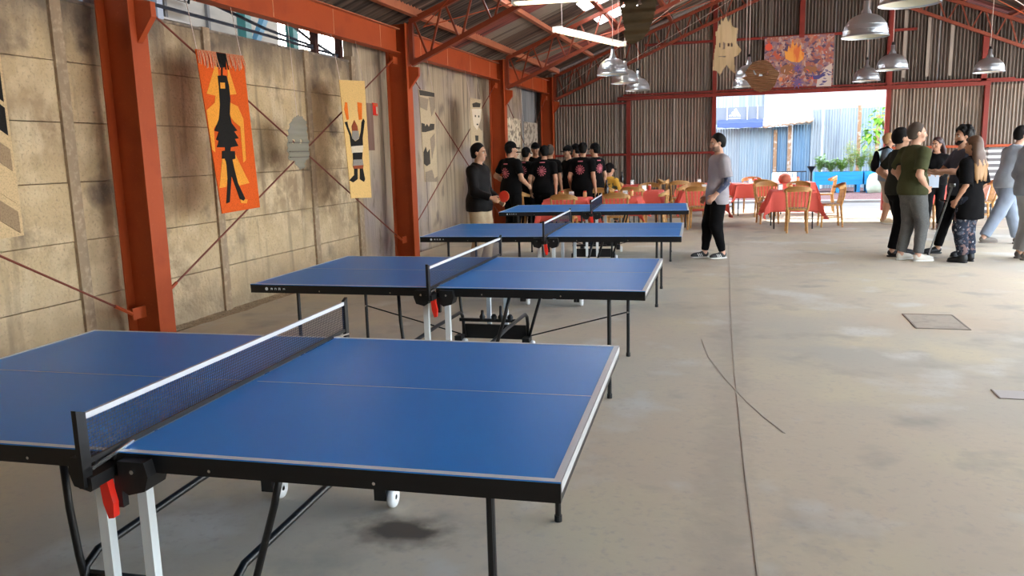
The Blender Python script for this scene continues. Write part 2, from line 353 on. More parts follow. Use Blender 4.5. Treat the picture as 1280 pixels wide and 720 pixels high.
# ------------------------------------------------------------------ steel frames: columns, trusses, beams
FR = [0.6, 5.84, 11.58, 16.76, 21.33]
def column(y, label, x=-4.85, sgn=1):
    t = thing('steel_column', label, 'column', (x,y,0), 0, 'red steel columns')
    a = -.33*sgn
    def bx(lo, hi): 
        return MB().b2([min(l,h) for l,h in zip(lo,hi)], [max(l,h) for l,h in zip(lo,hi)])
    bx((-.012*sgn,-.10,0),(0,.10,3.56)).build('flange', red_steel, t)
    bx((a,-.10,0),(a+.012*sgn,.10,3.56)).build('flange', red_steel, t)
    bx((a+.012*sgn,-.006,0),(-.012*sgn,.006,3.56)).build('web', red_steel, t)
    bx((a-.04*sgn,-.14,0),(.05*sgn,.14,.018)).build('base_plate', red_dark, t)
    q = MB(); q.add([(0,-.03,2.60),(.16*sgn,-.03,2.80),(.16*sgn,-.03,2.92),(0,-.03,2.94),(0,.03,2.60),(.16*sgn,.03,2.80),(.16*sgn,.03,2.92),(0,.03,2.94)],
                    [(0,1,2,3),(7,6,5,4),(0,4,5,1),(1,5,6,2),(2,6,7,3),(3,7,4,0)]); q.build('gusset', red_steel, t, fix=True)
    return t
cl = ['red steel column passing behind the far edge of the nearest blue table','second red steel column, between the tan figure hanging and the grey patterned hanging',
      'third red steel column, behind the man in the black jacket and group','red steel corner column where the corrugated back wall meets the side wall']
for y, l in zip(FR[1:], cl): column(y, l)
def truss(y, label):
    t = thing('roof_truss', label, 'truss', (0,y,0), 0, 'red steel roof trusses')
    for s in (0, 1):
        fx = (lambda x: x) if s == 0 else (lambda x: 2*RIDGE-x)
        a, b = -4.80, RIDGE
        MB().bar((fx(a),0,ztop(a)),(fx(b),0,ztop(b)),.08,.075).build('top_chord', truss_red_shaded, t)
        MB().bar((fx(a),0,zbot(a)),(fx(b),0,zbot(b)-.02),.08,.07).build('bottom_chord', truss_red_shaded, t)
        MB().bar((fx(-4.79),0,zbot(-4.8)),(fx(-4.79),0,ztop(-4.8)),.07,.06,(1,0,0)).build('end_post', truss_red_shaded, t)
        x = -4.74; up = False
        while x < RIDGE-.2:
            dx = .20 if not up else .20
            p = (fx(x),0,(zbot(x) if up else ztop(x))); x2 = x+dx
            q_ = (fx(x2),0,(ztop(x2) if up else zbot(x2)))
            MB().bar(p,q_,.028,.028).build('web_bar', truss_red_shaded, t); x = x2+(.045 if not up else .06); up = not up
    MB().bar((RIDGE,0,zbot(RIDGE)),(RIDGE,0,ztop(RIDGE)),.06,.06,(1,0,0)).build('king_post', truss_red_shaded, t)
    return t
truss(FR[2], 'red lattice roof truss on the second column, ending by the upper tube light')
truss(FR[3], 'red lattice roof truss on the third column, behind the hanging tube light')
truss(FR[4], 'red lattice roof truss lying against the corrugated gable')
truss(FR[1], 'red lattice roof truss nearest the camera, only its end gusset visible')
bl = ['near red edge beam crossing above the orange hanging','middle red edge beam above the grey patterned hangings','far red edge beam above the speckled panels','red edge beam above the far left corner of the near bay']
for (a, b), l in zip(((FR[1],FR[2]),(FR[2],FR[3]),(FR[3],FR[4]),(-3.9,FR[1])), bl):
    t = thing('edge_beam', l, 'beam', (-5.0,(a+b)/2,0), 0, 'red edge beams'); h = (b-a)/2-.105
    MB().b2((-.006,-h,3.14),(.006,h,3.47)).build('web', red_steel, t)
    MB().b2((-.075,-h,3.13),(.075,h,3.142)).build('flange', red_steel, t); MB().b2((-.075,-h,3.468),(.075,h,3.48)).build('flange', purlin_m, t)
    n = 4
    for i in range(n): yy = -h+2*h*(i+.6)/n; MB().b2((.006,yy-.004,3.143),(.010,yy+.004,3.467)).build('weld_seam', seam_m, t)
# wall bracing between columns
for i, (a, b) in enumerate(zip(FR[:-1], FR[1:])):
    nm = ['nearest bay','bay of the orange and tan hangings','bay of the grey patterned hangings','farthest bay'][i]
    for s in ((1,) if i == 0 else (0, 1)):
        t = thing('brace_rod', ('rising' if s == 0 else 'falling')+' red tie rod crossing the wall in the '+nm, 'rod', (-5.0,a,0), 0, 'wall tie rods')
        p, q = ((0,.15,.42),(0,b-a-.25,3.02)) if s == 0 else ((.012,.15,3.0),(.012,b-a-.25,.34))
        MB().tube([p, q], .0095, 6).build('rod', rod_m, t)
        for e, o_ in ((p, 1), (q, -1)):
            d = (Vector(q)-Vector(p)).normalized()*o_
            MB().tube([Vector(e), Vector(e)+d*.22], .016, 6).build('turnbuckle', red_steel, t)
            MB().box(Vector(e)-Vector((0,.07*o_,0)), (.02,.16,.10)).build('lug', red_steel, t)
# ------------------------------------------------------------------ beyond the walls
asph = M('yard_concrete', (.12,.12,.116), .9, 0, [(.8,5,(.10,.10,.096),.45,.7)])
mb = MB(); mb.b2((EX+.2,-25,-.25),(45,BY+.05,-.02)); tag(mb.build('ground', M('bounce_concrete', (.60,.57,.50), .9, 0, [(.8,5,(.52,.49,.44),.45,.7)])), kind='structure')  # unseen ground on the open side, made pale to bounce light into the hall
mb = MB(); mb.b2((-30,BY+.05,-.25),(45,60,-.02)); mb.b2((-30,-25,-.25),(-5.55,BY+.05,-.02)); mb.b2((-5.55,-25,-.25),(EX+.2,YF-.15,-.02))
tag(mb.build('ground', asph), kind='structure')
mb = MB(); mb.b2((-.6,BY+.05,-.05),(3.3,BY+.45,.005)); tag(mb.build('trim_1', M('door_threshold', (.34,.33,.31), .8)), kind='structure')
mb = MB(); mb.b2((-12,24.6,-.05),(14,24.85,.05)); tag(mb.build('kerb', M('pale_kerb', (.36,.355,.34), .8)), kind='structure')
rg = M('red_scoria', (.12,.055,.05), .95, 0, [(25,4,(.07,.035,.035),.45,.65), (60,2,(.20,.12,.11),.55,.7)], 1, 40)
mb = MB(); nx, ny = 60, 20
for i in range(nx+1):
    for j in range(ny+1): mb.v.append((-6+i*18/nx, 24.85+j*5.9/ny, .02+rng.uniform(0,.04)+.06*j/ny))
for i in range(nx):
    for j in range(ny): a = i*(ny+1)+j; mb.f.append((a,a+ny+1,a+ny+2,a+1)); mb.mi.append(0)
tag(mb.build('red_gravel_bed', rg), 'red volcanic gravel bed under the blue planters', 'gravel', kind='stuff')
# yard fence of corrugated sheets, each its own piece
FYd = 31.0
fm = [M('pale_blue_sheet', (.23,.30,.34), .55, .1, [((4,4,.4),5,(.30,.35,.37),.45,.7), ((7,7,.3),6,(.35,.25,.17),.66,.76)]), M('blue_sheet', (.11,.21,.31), .55, .1, [((4,4,.4),5,(.19,.28,.35),.45,.7)]),
      M('grey_white_sheet', (.29,.33,.345), .55, .1, [((4,4,.4),5,(.21,.25,.28),.45,.7), ((6,6,.25),6,(.36,.24,.15),.63,.74)])]
t = thing('yard_fence', 'pale blue fence of patched corrugated sheets across the yard', 'fence', (0,FYd,0))
def fsheet(x0, x1, z1, mt, dy=0):
    nw = max(2, int((x1-x0)/.09)); p = (x1-x0)/nw
    sheet(lambda u,s,d: (x0+u, dy+d, s), nw, 6, lambda u: 0, lambda u: z1, .016, p).build('sheet', mt, t, True)
xs = [-4.5,-3.6,-2.7,-1.8,-.92,-.1,.55,1.02,1.55]
for i, (a, b) in enumerate(zip(xs, xs[1:])): fsheet(a, b+.02, 2.28+.02*(i%2), fm[[0,2,0,2,2,0,0,1][i]])
fsheet(1.75, 2.36, 2.35, fm[1]); 
for i, (a, b) in enumerate(((2.36,3.1),(3.1,3.9),(3.95,4.75),(4.75,5.6),(5.6,6.5),(6.5,7.4))): fsheet(a, b+.02, 2.86+.02*(i%2), fm[[2,2,0,2,0,2][i]], -.08)
rust = M('rusty_post', (.30,.17,.09), .9, 0, [(8,4,(.5,.42,.34),.5,.7)])
for xx, zz in ((1.64,2.35),(3.94,2.95),(1.15,2.2),(4.55,2.6)): MB().b2((xx-.06,-.1,0),(xx+.06,.05,zz)).build('post', rust, t)
t = thing('lean_to_roof', 'ragged grey tin roof edge over the blue part of the yard fence', 'roof', (0,FYd,0))
MB().add([(.66,-.5,2.28),(2.4,-.5,2.44),(2.4,1.2,2.75),(.66,1.2,2.6),(.66,-.5,2.34),(2.4,-.5,2.52),(2.4,1.2,2.8),(.66,1.2,2.66)],[(0,1,2,3),(7,6,5,4),(0,4,5,1),(1,5,6,2),(2,6,7,3),(3,7,4,0)]).build('sheet', M('mossy_tin', (.34,.31,.27), .8, 0, [(12,4,(.5,.47,.42),.45,.7)]), t, fix=True)
for i in range(7): a = .7+i*.24; MB().tube([(a,-.53,2.31+i*.022),(a+.1,-.55,2.27+i*.022),(a+.22,-.53,2.33+i*.022)], .025, 6).build('edge_roll', rust, t)
t = thing('blue_awning', 'bright blue canvas awning below the grey banner in the yard', 'awning', (0,FYd-.3,0))
q = MB(); n = 10
for j, (yy, zz) in enumerate(((.9,2.62),(.3,2.56),(-.2,2.46),(-.3,2.30))):
    for i in range(n+1): q.v.append((-.88+1.57*i/n, yy, zz+.012*math.sin(i*1.7+j)+(.03 if i<2 and j==3 else 0)))
for j in range(3):
    for i in range(n): a = j*(n+1)+i; q.f.append((a,a+1,a+n+2,a+n+1)); q.mi.append(0)
aw = q.build('canvas', M('blue_canvas', (.03,.055,.36), .7), t); md = aw.modifiers.new('s','SOLIDIFY'); md.thickness = .012
for xx in (-.85,.66): MB().tube([(xx,.9,2.5),(xx,-.28,2.28)], .018, 6).build('strut', white_metal, t)
t = thing('sponsor_banner', 'grey banner with white three-bar mountain mark above blue awning', 'banner', (0,FYd+.5,0))
MB().b2((-1.05,-.01,2.46),(.74,.01,3.07)).build('panel', M('banner_grey', (.17,.185,.19), .6), t)
wmk = M('banner_white', (.85,.88,.9), .6)
lx = -.28
for poly in ([(-.20,0),(-.10,0),(-.145,.08),(-.215,.04)],[(-.06,0),(.05,0),(-.05,.19),(-.13,.14)],[(.09,0),(.21,0),(.04,.29),(-.045,.24)]):
    MB().prism([(lx+a,2.74+b) for a,b in poly], lambda a,b,tt: (a,tt,b), -.016, -.011).build('mark', wmk, t, fix=True)
MB().b2((-.50,-.015,2.66),(-.08,-.011,2.685)).build('mark_line', wmk, t)
for xx in (-.56,.16,.52): MB().tube([(xx,-.05,2.4),(xx,-.05,3.12)], .022, 6).build('mast', white_metal, t)
# tall pale building behind the yard
pw = M('bright_render', (.50,.50,.49), .8, 0, [(.4,3,(.45,.455,.45),.45,.7)])
t = thing('yard_building', 'tall white rendered building behind the yard fence', 'building', (0,35,0))
MB().b2((.85,0,-.1),(16,8,14)).build('wall', pw, t)
MB().b2((-14,.6,-.1),(.85,8,15.2)).build('wall', M('ribbed_white', (.34,.36,.37), .7, 0, [((9,1,.1),1,(.22,.25,.27),.45,.55)]), t)
sg = M('pale_joint', (.27,.275,.27), .8)
for zz in (2.35,2.85,3.35,3.85,4.35): MB().b2((.9,-.006,zz),(16,.004,zz+.018)).build('joint', sg, t)
for xx in (3.0,3.7,4.4,5.1): MB().b2((xx,-.03,1.9),(xx+.02,-.012,5)).build('joint', sg, t)
MB().b2((5.0,-.25,0),(5.25,-.03,4.6)).build('downpipe', M('buff_pipe', (.55,.47,.38), .8), t)
q = MB(); q.b2((1.9,-1.4,2.62),(5,0,2.66)); q.build('canopy', M('canopy_grey', (.6,.62,.62), .8), t)
t = thing('yard_lamp', 'white box lamp on a pole over the yard fence', 'lamp', (2.72,30.7,0))
MB().tube([(0,0,0),(0,0,3.1)], .03, 8).build('pole', white_metal, t); MB().box((0,-.05,3.2),(.2,.22,.24)).build('lamp_head', white_metal, t)
# planters
pb = M('sky_blue_paint', (.012,.25,.54), .5, 0, [((2,2,18),3,(.02,.29,.58),.5,.7)])
soil = M('soil', (.10,.07,.05), .95)
def planter(label, x0, x1, y):
    t = thing('planter_box', label, 'planter', ((x0+x1)/2,y,0), 0, 'blue planter boxes'); L_ = (x1-x0)/2-.01
    for r in range(3): MB().b2((-L_,-.3,.325+.14*r),(L_,-.27,.46+.14*r)).build('plank', pb, t); MB().b2((-L_,.27,.325+.14*r),(L_,.3,.46+.14*r)).build('plank', pb, t)
    for sx in (-1,1): MB().b2((min(sx*L_,sx*(L_-.03)),-.268,.325),(max(sx*L_,sx*(L_-.03)),.268,.74)).build('end_board', pb, t)
    MB().b2((-L_+.03,-.268,.33),(L_-.03,.268,.69)).build('soil', soil, t)
    n = max(2, round(2*L_/.75)+1)
    for i in range(n): xx = -L_+.12+(2*L_-.24)*i/(n-1); MB().b2((xx-.05,-.31,.03),(xx+.05,-.2,.33)).build('leg', pb, t); MB().b2((xx-.05,.2,.03),(xx+.05,.31,.33)).build('leg', pb, t)
planter('long bright blue raised planter full of green plants', 2.29, 3.78, 28.5)
planter('short bright blue planter behind the backpacker with plants above', 3.81, 4.75, 28.5)
def leafM(n, c): return M(n, c, .55)
lg = [leafM('leaf_green', (.20,.36,.07)), leafM('leaf_yellow', (.40,.44,.12)), leafM('leaf_blue_green', (.22,.36,.13)), leafM('leaf_lime', (.20,.46,.03))]
def leaf(mb, p, d, L_, w_, droop=.3):
    p = Vector(p); d = Vector(d).normalized(); s = d.cross(Vector((0,0,1)))
    s = s.normalized() if s.length > .01 else Vector((1,0,0)); n = s.cross(d)
    a = p+d*L_*.45-Vector((0,0,droop*L_*.1)); e = p+d*L_-Vector((0,0,droop*L_*.5))
    mb.add([p, a+s*w_/2+n*.01, a-s*w_/2+n*.01, a, e], [(0,1,3),(0,3,2),(1,4,3),(3,4,2)])
def plant(name, label, x, y, z, h, spread, n, ls, mt, group, wl_=.3):
    t = thing(name, label, 'plant', (x,y,z), 0, group); st = MB(); lv = MB()
    for k in range(n):
        a = rng.uniform(0,2*PI); tip = Vector((math.cos(a)*spread*rng.uniform(.2,1), math.sin(a)*spread*rng.uniform(.2,.6), h*rng.uniform(.55,1)))
        st.tube([(tip.x*.1,tip.y*.1,0), (tip.x*.45,tip.y*.45,tip.z*.6), tip], .004, 4)
        for j in range(7):
            f = rng.uniform(.3,1); b = rng.uniform(0,2*PI)
            leaf(lv, (tip.x*f*.9, tip.y*f*.9, tip.z*f), (math.cos(b),math.sin(b),rng.uniform(.1,.9)), ls*rng.uniform(.6,1.2), ls*wl_*rng.uniform(.7,1.2))
    st.build('stem', lg[2], t); tag(lv.build('foliage', mt, t), kind='stuff'); return t
for i, (x, h, sp, mt, ls, wl_, l) in enumerate(((2.48,.42,.25,2,.16,.35,'low green plant at the left end of the long blue planter'),(2.82,.30,.28,2,.18,.25,'low trailing plant beside the left end of the blue planter'),
    (3.15,.32,.26,0,.2,.18,'spiky strappy plant in the middle of the long blue planter'),(3.45,.75,.32,1,.16,.16,'tall feathery yellow-green plant in the long blue planter'),(3.72,.55,.26,0,.14,.3,'bushy green plant at the right end of the long planter'),
    (4.05,.62,.32,1,.16,.16,'feathery yellowish plant in the short blue planter'),(4.5,.5,.28,2,.16,.3,'green plant near the door post in the short planter'))):
    plant('potted_plant', l, x, 28.5, .69, h*1.45, sp, 34, ls*1.15, lg[mt], 'plants in the blue planters', wl_)
t = thing('young_tree', 'young broad-leaved tree showing past the right door post', 'tree', (4.55,29.4,0))
MB().tube([(0,0,0),(-.05,0,1.0),(-.02,0,2.0),(-.12,0,2.7)], [.035,.03,.022,.01], 7).build('trunk', rust, t)
for br, (c, r, n) in enumerate((((-.38,-.1,2.05),.32,46),((-.15,0,2.55),.30,40),((.2,0,2.3),.3,30),((-.5,-.1,1.75),.2,16))):
    MB().tube([(-.03,0,1.3+.2*br),(c[0]*.6,c[1]*.6,c[2]-.2),c], [.014,.01,.005], 5).build('branch', rust, t)
    lv = MB()
    for k in range(n):
        v = rng.normal(0,1,3); v /= np.linalg.norm(v); p = Vector(c)+Vector(v)*r*rng.uniform(.4,1); leaf(lv, p, (v[0],v[1],v[2]*.4-.1), .27, .15, .6)
    tag(lv.build('foliage', lg[3], t), kind='stuff')
t = thing('sack', 'pale green filled sack against the short blue planter', 'sack', (4.15,28.02,.03))
MB().lathe([(0,0),(.24,.02),(.30,.2),(.28,.45),(.22,.6),(.1,.66),(0,.67)], seg=16).build('bag', M('pale_green_sack', (.42,.50,.38), .8, 0, [(6,4,(.5,.56,.44),.45,.7)], .4, 12, space='Object'), t, True)
t = thing('garden_bench', 'dark wire bench with brazier bowl left of the planters', 'bench', (1.75,28.9,0))
MB().tube([(-.6,0,.75),(.35,0,.75)], .02, 6).build('top_rail', black_metal, t)
for i in range(7): MB().tube([(-.55+.15*i,0,.05),(-.55+.15*i,0,.75)], .008, 5).build('bar', black_metal, t)
MB().lathe([(.03,0),(.03,.7),(.06,.78),(.15,.92),(.13,.92),(.05,.8)], (.5,0,0), 12).build('brazier', black_metal, t)
t = thing('water_tank', 'pale blue-grey low tank beside the yard fence', 'tank', (1.45,29.9,0))
MB().lathe([(0,0),(.42,0),(.42,.66),(.40,.7),(0,.7)], seg=24).build('body', M('tank_plastic', (.62,.74,.80), .5), t)
# neighbour beyond the left wall: white sheds, teal steel, rails on the wall head
t = thing('neighbour_shed', 'white panelled shed with teal steel bracing beyond the concrete wall', 'building', (-8.2,0,0))
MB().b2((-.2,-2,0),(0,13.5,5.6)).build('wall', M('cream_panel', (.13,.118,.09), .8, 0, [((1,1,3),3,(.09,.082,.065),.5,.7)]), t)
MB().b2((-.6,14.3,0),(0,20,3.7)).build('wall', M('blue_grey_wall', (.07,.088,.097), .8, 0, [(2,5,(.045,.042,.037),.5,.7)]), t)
for i in range(13): MB().b2((0,.4+i*1.0,0),(.05,.46+i*1.0,5.6)).build('joint', M('panel_joint', (.04,.038,.033), .8), t)
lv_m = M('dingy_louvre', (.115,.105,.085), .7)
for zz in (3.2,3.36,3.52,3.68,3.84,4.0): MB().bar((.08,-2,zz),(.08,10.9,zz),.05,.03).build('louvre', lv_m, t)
for yy in (8.7,10.05): MB().b2((.1,yy,0),(.2,yy+.12,5)).build('post', M('pale_grey_steel', (.075,.083,.092), .6), t)
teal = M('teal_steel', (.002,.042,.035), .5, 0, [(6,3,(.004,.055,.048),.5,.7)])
for yy in (11.35,12.75): MB().b2((.6,yy,0),(.75,yy+.16,5.0)).build('column', teal, t)
MB().bar((.68,11.5,3.2),(.68,12.3,4.3),.1,.1).build('brace', M('teal_blue_steel', (.004,.05,.075), .5), t)
MB().bar((.68,11.5,5.0),(.68,14.5,5.0),.1,.14).build('beam', teal, t)
t = thing('wall_rail', 'blue-grey pipe rails on short red posts along the wall head', 'railing', (-5.45,0,2.95))
bgp = M('blue_grey_pipe', (.04,.048,.068), .5)
MB().tube([(0,3,.23),(0,8.1,.135),(0,10.5,.07)], .018, 7).build('rail', bgp, t)
MB().tube([(0,5,.50),(0,7.6,.33),(0,8.7,.19),(0,9.8,.12)], .018, 7).build('rail', bgp, t)
MB().tube([(-.4,8.9,.75),(-.1,9.9,.22),(0,10.45,.05)], .02, 7).build('rail', M('grey_pipe', (.09,.105,.13), .5), t)
for yy in (6.0,9.84,10.52): MB().b2((-.04,yy-.045,-.3),(.04,yy+.045,.75)).build('post', M('maroon_post', (.06,.017,.012), .6), t)
MB().tube([(.02,7.1,.6),(.02,7.15,.3),(.02,7.3,.25),(.02,7.35,.45)], .012, 6).build('cable', black_plastic, t)
# ------------------------------------------------------------------ hangings on the left wall
HG_o_bg=[(7.125,2.722),(7.938,2.74),(7.805,1.097),(7.12,1.08)]
HG_o_hl=[(7.44,2.642),(7.183,2.289),(7.321,2.277),(7.294,2.206),(7.139,2.123),(7.131,1.983),(7.125,1.727),(7.168,1.702),(7.208,1.946),(7.306,2.013),(7.406,2.277),(7.432,2.486)]
HG_o_hr=[(7.617,2.607),(7.696,2.315),(7.57,2.3),(7.558,2.22),(7.684,2.186),(7.75,2.053),(7.678,1.616),(7.623,1.59),(7.671,1.97),(7.571,2.021),(7.502,2.098),(7.559,2.392)]
HG_o_sl=[(7.279,1.675),(7.138,1.34),(7.256,1.347),(7.352,1.542)]
HG_o_sr=[(7.488,1.699),(7.671,1.369),(7.48,1.35),(7.396,1.541)]
HG_o_ft=[(7.464,1.21),(7.59,1.195),(7.565,1.155),(7.462,1.167)]
HG_o_bk=[(7.452,2.72),(7.627,2.726),(7.578,2.59),(7.522,2.577),(7.5,2.497),(7.566,2.497),(7.582,2.393),(7.568,2.26),(7.516,2.099),(7.522,2.006),(7.605,1.928),(7.543,1.919),(7.606,1.847),(7.535,1.839),(7.579,1.766),(7.44,1.753),(7.421,1.713),(7.501,1.713),(7.488,1.633),(7.432,1.625),(7.441,1.54),(7.464,1.378),(7.548,1.211),(7.513,1.186),(7.455,1.211),(7.375,1.462),(7.27,1.188),(7.211,1.179),(7.288,1.385),(7.316,1.569),(7.312,1.635),(7.26,1.636),(7.281,1.714),(7.335,1.721),(7.344,1.753),(7.207,1.753),(7.254,1.818),(7.215,1.831),(7.278,1.909),(7.209,1.921),(7.313,2.039),(7.37,2.171),(7.404,2.381),(7.411,2.484),(7.478,2.495),(7.499,2.575),(7.427,2.576)]
HG_o_eye=[(7.435,2.417),(7.515,2.422),(7.503,2.361),(7.423,2.356)]
HG_t_bg=[(10.118,2.652),(10.9,2.698),(10.605,1.037),(9.982,1.065)]
HG_t_f1=[(10.194,2.362),(10.255,2.359),(10.234,2.13),(10.169,2.12),(10.138,2.26)]
HG_t_f2=[(10.568,2.381),(10.711,2.374),(10.639,2.143),(10.543,2.132),(10.544,2.263)]
HG_t_hat=[(10.287,2.037),(10.392,2.127),(10.462,2.042),(10.461,1.974),(10.28,1.971)]
HG_t_face=[(10.282,1.977),(10.476,1.98),(10.463,1.875),(10.335,1.839),(10.251,1.878)]
HG_t_body=[(10.098,2.089),(10.175,2.1),(10.188,2.021),(10.237,1.936),(10.249,1.873),(10.333,1.833),(10.461,1.869),(10.545,1.97),(10.614,2.104),(10.684,2.157),(10.72,2.122),(10.649,2.001),(10.578,1.882),(10.554,1.763),(10.18,1.749),(10.191,1.906)]
HG_t_w=[(10.184,1.763),(10.558,1.778),(10.506,1.675),(10.181,1.671)]
HG_t_b2=[(10.208,1.677),(10.508,1.681),(10.463,1.58),(10.19,1.576)]
HG_t_g=[(10.191,1.582),(10.478,1.583),(10.477,1.497),(10.151,1.493)]
HG_t_r=[(10.153,1.499),(10.479,1.503),(10.45,1.454),(10.178,1.455)]
HG_t_l1=[(10.186,1.46),(10.281,1.458),(10.236,1.313),(10.097,1.276),(9.995,1.308),(10.159,1.374)]
HG_t_l2=[(10.359,1.456),(10.444,1.454),(10.464,1.305),(10.42,1.271),(10.313,1.311)]
HG_b_bg=[(12.94,2.72),(13.67,2.71),(13.67,1.14),(13.06,1.16)]
HG_b_k1=[(12.96,2.71),(13.67,2.7),(13.67,2.63),(12.99,2.62)]
HG_b_k2=[(12.96,2.6),(13.37,2.58),(13.28,2.38),(12.97,2.42)]
HG_b_k3=[(13.4,2.61),(13.68,2.63),(13.68,2.44),(13.49,2.29)]
HG_b_k4=[(13.01,2.16),(13.14,2.15),(13.17,2.1),(13.25,2.15),(13.34,2.1),(13.41,2.16),(13.61,2.16),(13.58,2.06),(13.16,2.01),(13.01,2.01)]
HG_b_k5=[(13.04,1.67),(13.15,1.76),(13.21,1.66),(13.33,1.72),(13.33,1.47),(13.17,1.43),(13.04,1.47)]
HG_b_k6=[(13.38,1.9),(13.59,1.99),(13.59,1.79),(13.42,1.55)]
HG_b_k7=[(13.1,1.33),(13.4,1.36),(13.5,1.2),(13.66,1.24),(13.65,1.14),(13.08,1.16)]
HG_c_bg=[(15.65,2.73),(16.39,2.73),(16.36,1.69),(15.59,1.69)]
HG_c_k1=[(15.77,2.62),(16.02,2.66),(16.31,2.65),(16.26,2.57),(15.8,2.55)]
HG_c_k2=[(15.73,2.51),(16.35,2.54),(16.26,2.3),(16.03,2.1),(15.81,2.19)]
HG_c_k3=[(16.35,2.37),(16.37,2.1),(16.32,2.1),(16.13,2.16)]
HG_c_k4=[(15.89,1.99),(16.09,1.99),(16.08,1.88),(15.9,1.88)]
HG_c_k5=[(15.93,1.82),(16.32,1.82),(16.29,1.76),(15.93,1.76)]
HG_star=[(-0.59,3.11),(-0.56,3.44),(-0.53,3.62),(-0.54,3.84),(-0.51,3.85),(-0.48,3.99),(-0.45,3.96),(-0.44,4.1),(-0.41,4.01),(-0.35,4.12),(-0.31,4.01),(-0.27,4.09),(-0.24,3.95),(-0.2,3.9),(-0.12,3.88),(-0.14,3.78),(-0.14,3.59),(-0.05,3.46),(-0.11,3.38),(-0.19,3.34),(-0.16,3.03),(-0.25,3.1),(-0.32,3.2),(-0.38,3.13),(-0.45,3),(-0.51,3.1)]
HG_round=[(-0.03,2.92),(0.06,2.95),(0.02,3.01),(0.09,3.12),(0.16,3.2),(0.27,3.23),(0.4,3.23),(0.49,3.16),(0.56,3.06),(0.65,2.99),(0.61,2.87),(0.57,2.75),(0.48,2.66),(0.31,2.64),(0.2,2.68),(0.12,2.77),(0.06,2.86)]
HG_rnd_eye=[(0.17,3.04),(0.19,3.05),(0.24,2.96),(0.2,2.97)]
HG_rnd_eye2=[(0.42,2.96),(0.45,3.05),(0.44,2.97)]
HG_dark=[(-1.72,4.07),(-1.71,3.72),(-1.71,3.61),(-1.68,3.49),(-1.64,3.32),(-1.65,3.21),(-1.6,3.11),(-1.5,3.1),(-1.4,3.15),(-1.32,3.23),(-1.25,3.38),(-1.21,3.52),(-1.19,3.68),(-1.19,4.03)]
HG_dk_eye=[(-1.47,3.62),(-1.42,3.7),(-1.39,3.63)]
HG_gmask=[(8.26,1.98),(8.34,2.06),(8.46,2.11),(8.57,2.1),(8.65,2.03),(8.65,1.88),(8.67,1.81),(8.65,1.61),(8.57,1.6),(8.54,1.51),(8.44,1.49),(8.38,1.52),(8.32,1.59),(8.21,1.6),(8.19,1.73),(8.22,1.88)]
def tiltx(z, x0=-5.27, k=-.092): return x0+k*(z-2.7)
def hang(name, label, bgp_, mt, shapes, k=-.092, x0=-5.27, fringe=None, r=.925):
    t = thing(name, label, 'wall hanging', (0,0,0), 0, None)
    f = lambda a, b, tt: (tiltx(b, x0, k)*r+tt, a*r, CAMH+(b-CAMH)*r)
    MB().prism(bgp_, f, -.004, .004).build('cloth', mt, t, fix=True)
    for i, (nm, poly, m_) in enumerate(shapes): MB().prism(poly, f, .0042, .0065+.0006*i).build(nm, m_, t, fix=True)
    zt = max(b for a, b in bgp_); ys = [a for a, b in bgp_ if b > zt-.12]
    for yy in (min(ys)+.03, max(ys)-.03): q0 = f(yy, zt-.05, 0); MB().tube([q0, (-4.96 if r < .94 else q0[0], q0[1], 3.14 if r < 1 else zt+.02)], .003, 4).build('hanging_wire', wire_m, t)
    if fringe:
        (y0, z0), (y1, z1) = fringe[0]; n = fringe[1]
        for i in range(n):
            yy = y0+(y1-y0)*(i+.5)/n; zz = z0+(z1-z0)*(i+.5)/n; q = MB()
            q.tube([f(yy,zz,.009), f(yy+rng.uniform(-.01,.02),zz-.08,.016), f(yy+rng.uniform(-.01,.04),zz-rng.uniform(.12,.18),.013)], .005, 4); q.build('fringe', fringe[2] if abs(yy-7.53) > .09 else fringe[3], t)
    return t
def F(n, c): m = M(n, c, .9, 0, [(90,2,tuple(x*.75 for x in c),.45,.7)]); m.node_tree.nodes['Principled BSDF'].inputs['Specular IOR Level'].default_value = .1; return m
orange_f, amber_f, black_f = F('orange_weave',(.74,.115,.02)), F('amber_weave',(.88,.36,.05)), F('black_weave',(.02,.018,.017))
hang('woven_hanging', 'orange woven hanging with a tall black figure and fringed top', HG_o_bg, orange_f, [('amber_shape',HG_o_hl,amber_f),('amber_shape',HG_o_hr,amber_f),('amber_shape',HG_o_sl,amber_f),('amber_shape',HG_o_sr,amber_f),('amber_shape',HG_o_ft,amber_f),('black_figure',HG_o_bk,black_f),('eye',HG_o_eye,amber_f)],
     fringe=(((7.13,2.725),(7.93,2.735)),30,F('pale_fringe',(.80,.42,.25)),black_f))
tan_f = F('tan_weave',(.80,.52,.20)); flame_f = F('flame_weave',(.80,.17,.02)); grey_f = F('grey_weave',(.30,.27,.24)); white_f = F('cream_weave',(.72,.62,.48)); rust_f = F('rust_weave',(.30,.07,.03))
hang('woven_hanging', 'tan woven hanging with a figure raising its arms under two flames', HG_t_bg, tan_f, [('flame',HG_t_f1,flame_f),('flame',HG_t_f2,flame_f),('black_body',HG_t_body,black_f),('hat',HG_t_hat,rust_f),('face',HG_t_face,grey_f),('band',HG_t_w,white_f),('band',HG_t_b2,black_f),('band',HG_t_g,grey_f),('band',HG_t_r,rust_f),('leg',HG_t_l1,black_f),('leg',HG_t_l2,black_f)])
zz_t = F('zigzag_tan',(.66,.48,.27)); zz_b = F('zigzag_brown',(.36,.25,.15)); zs = []
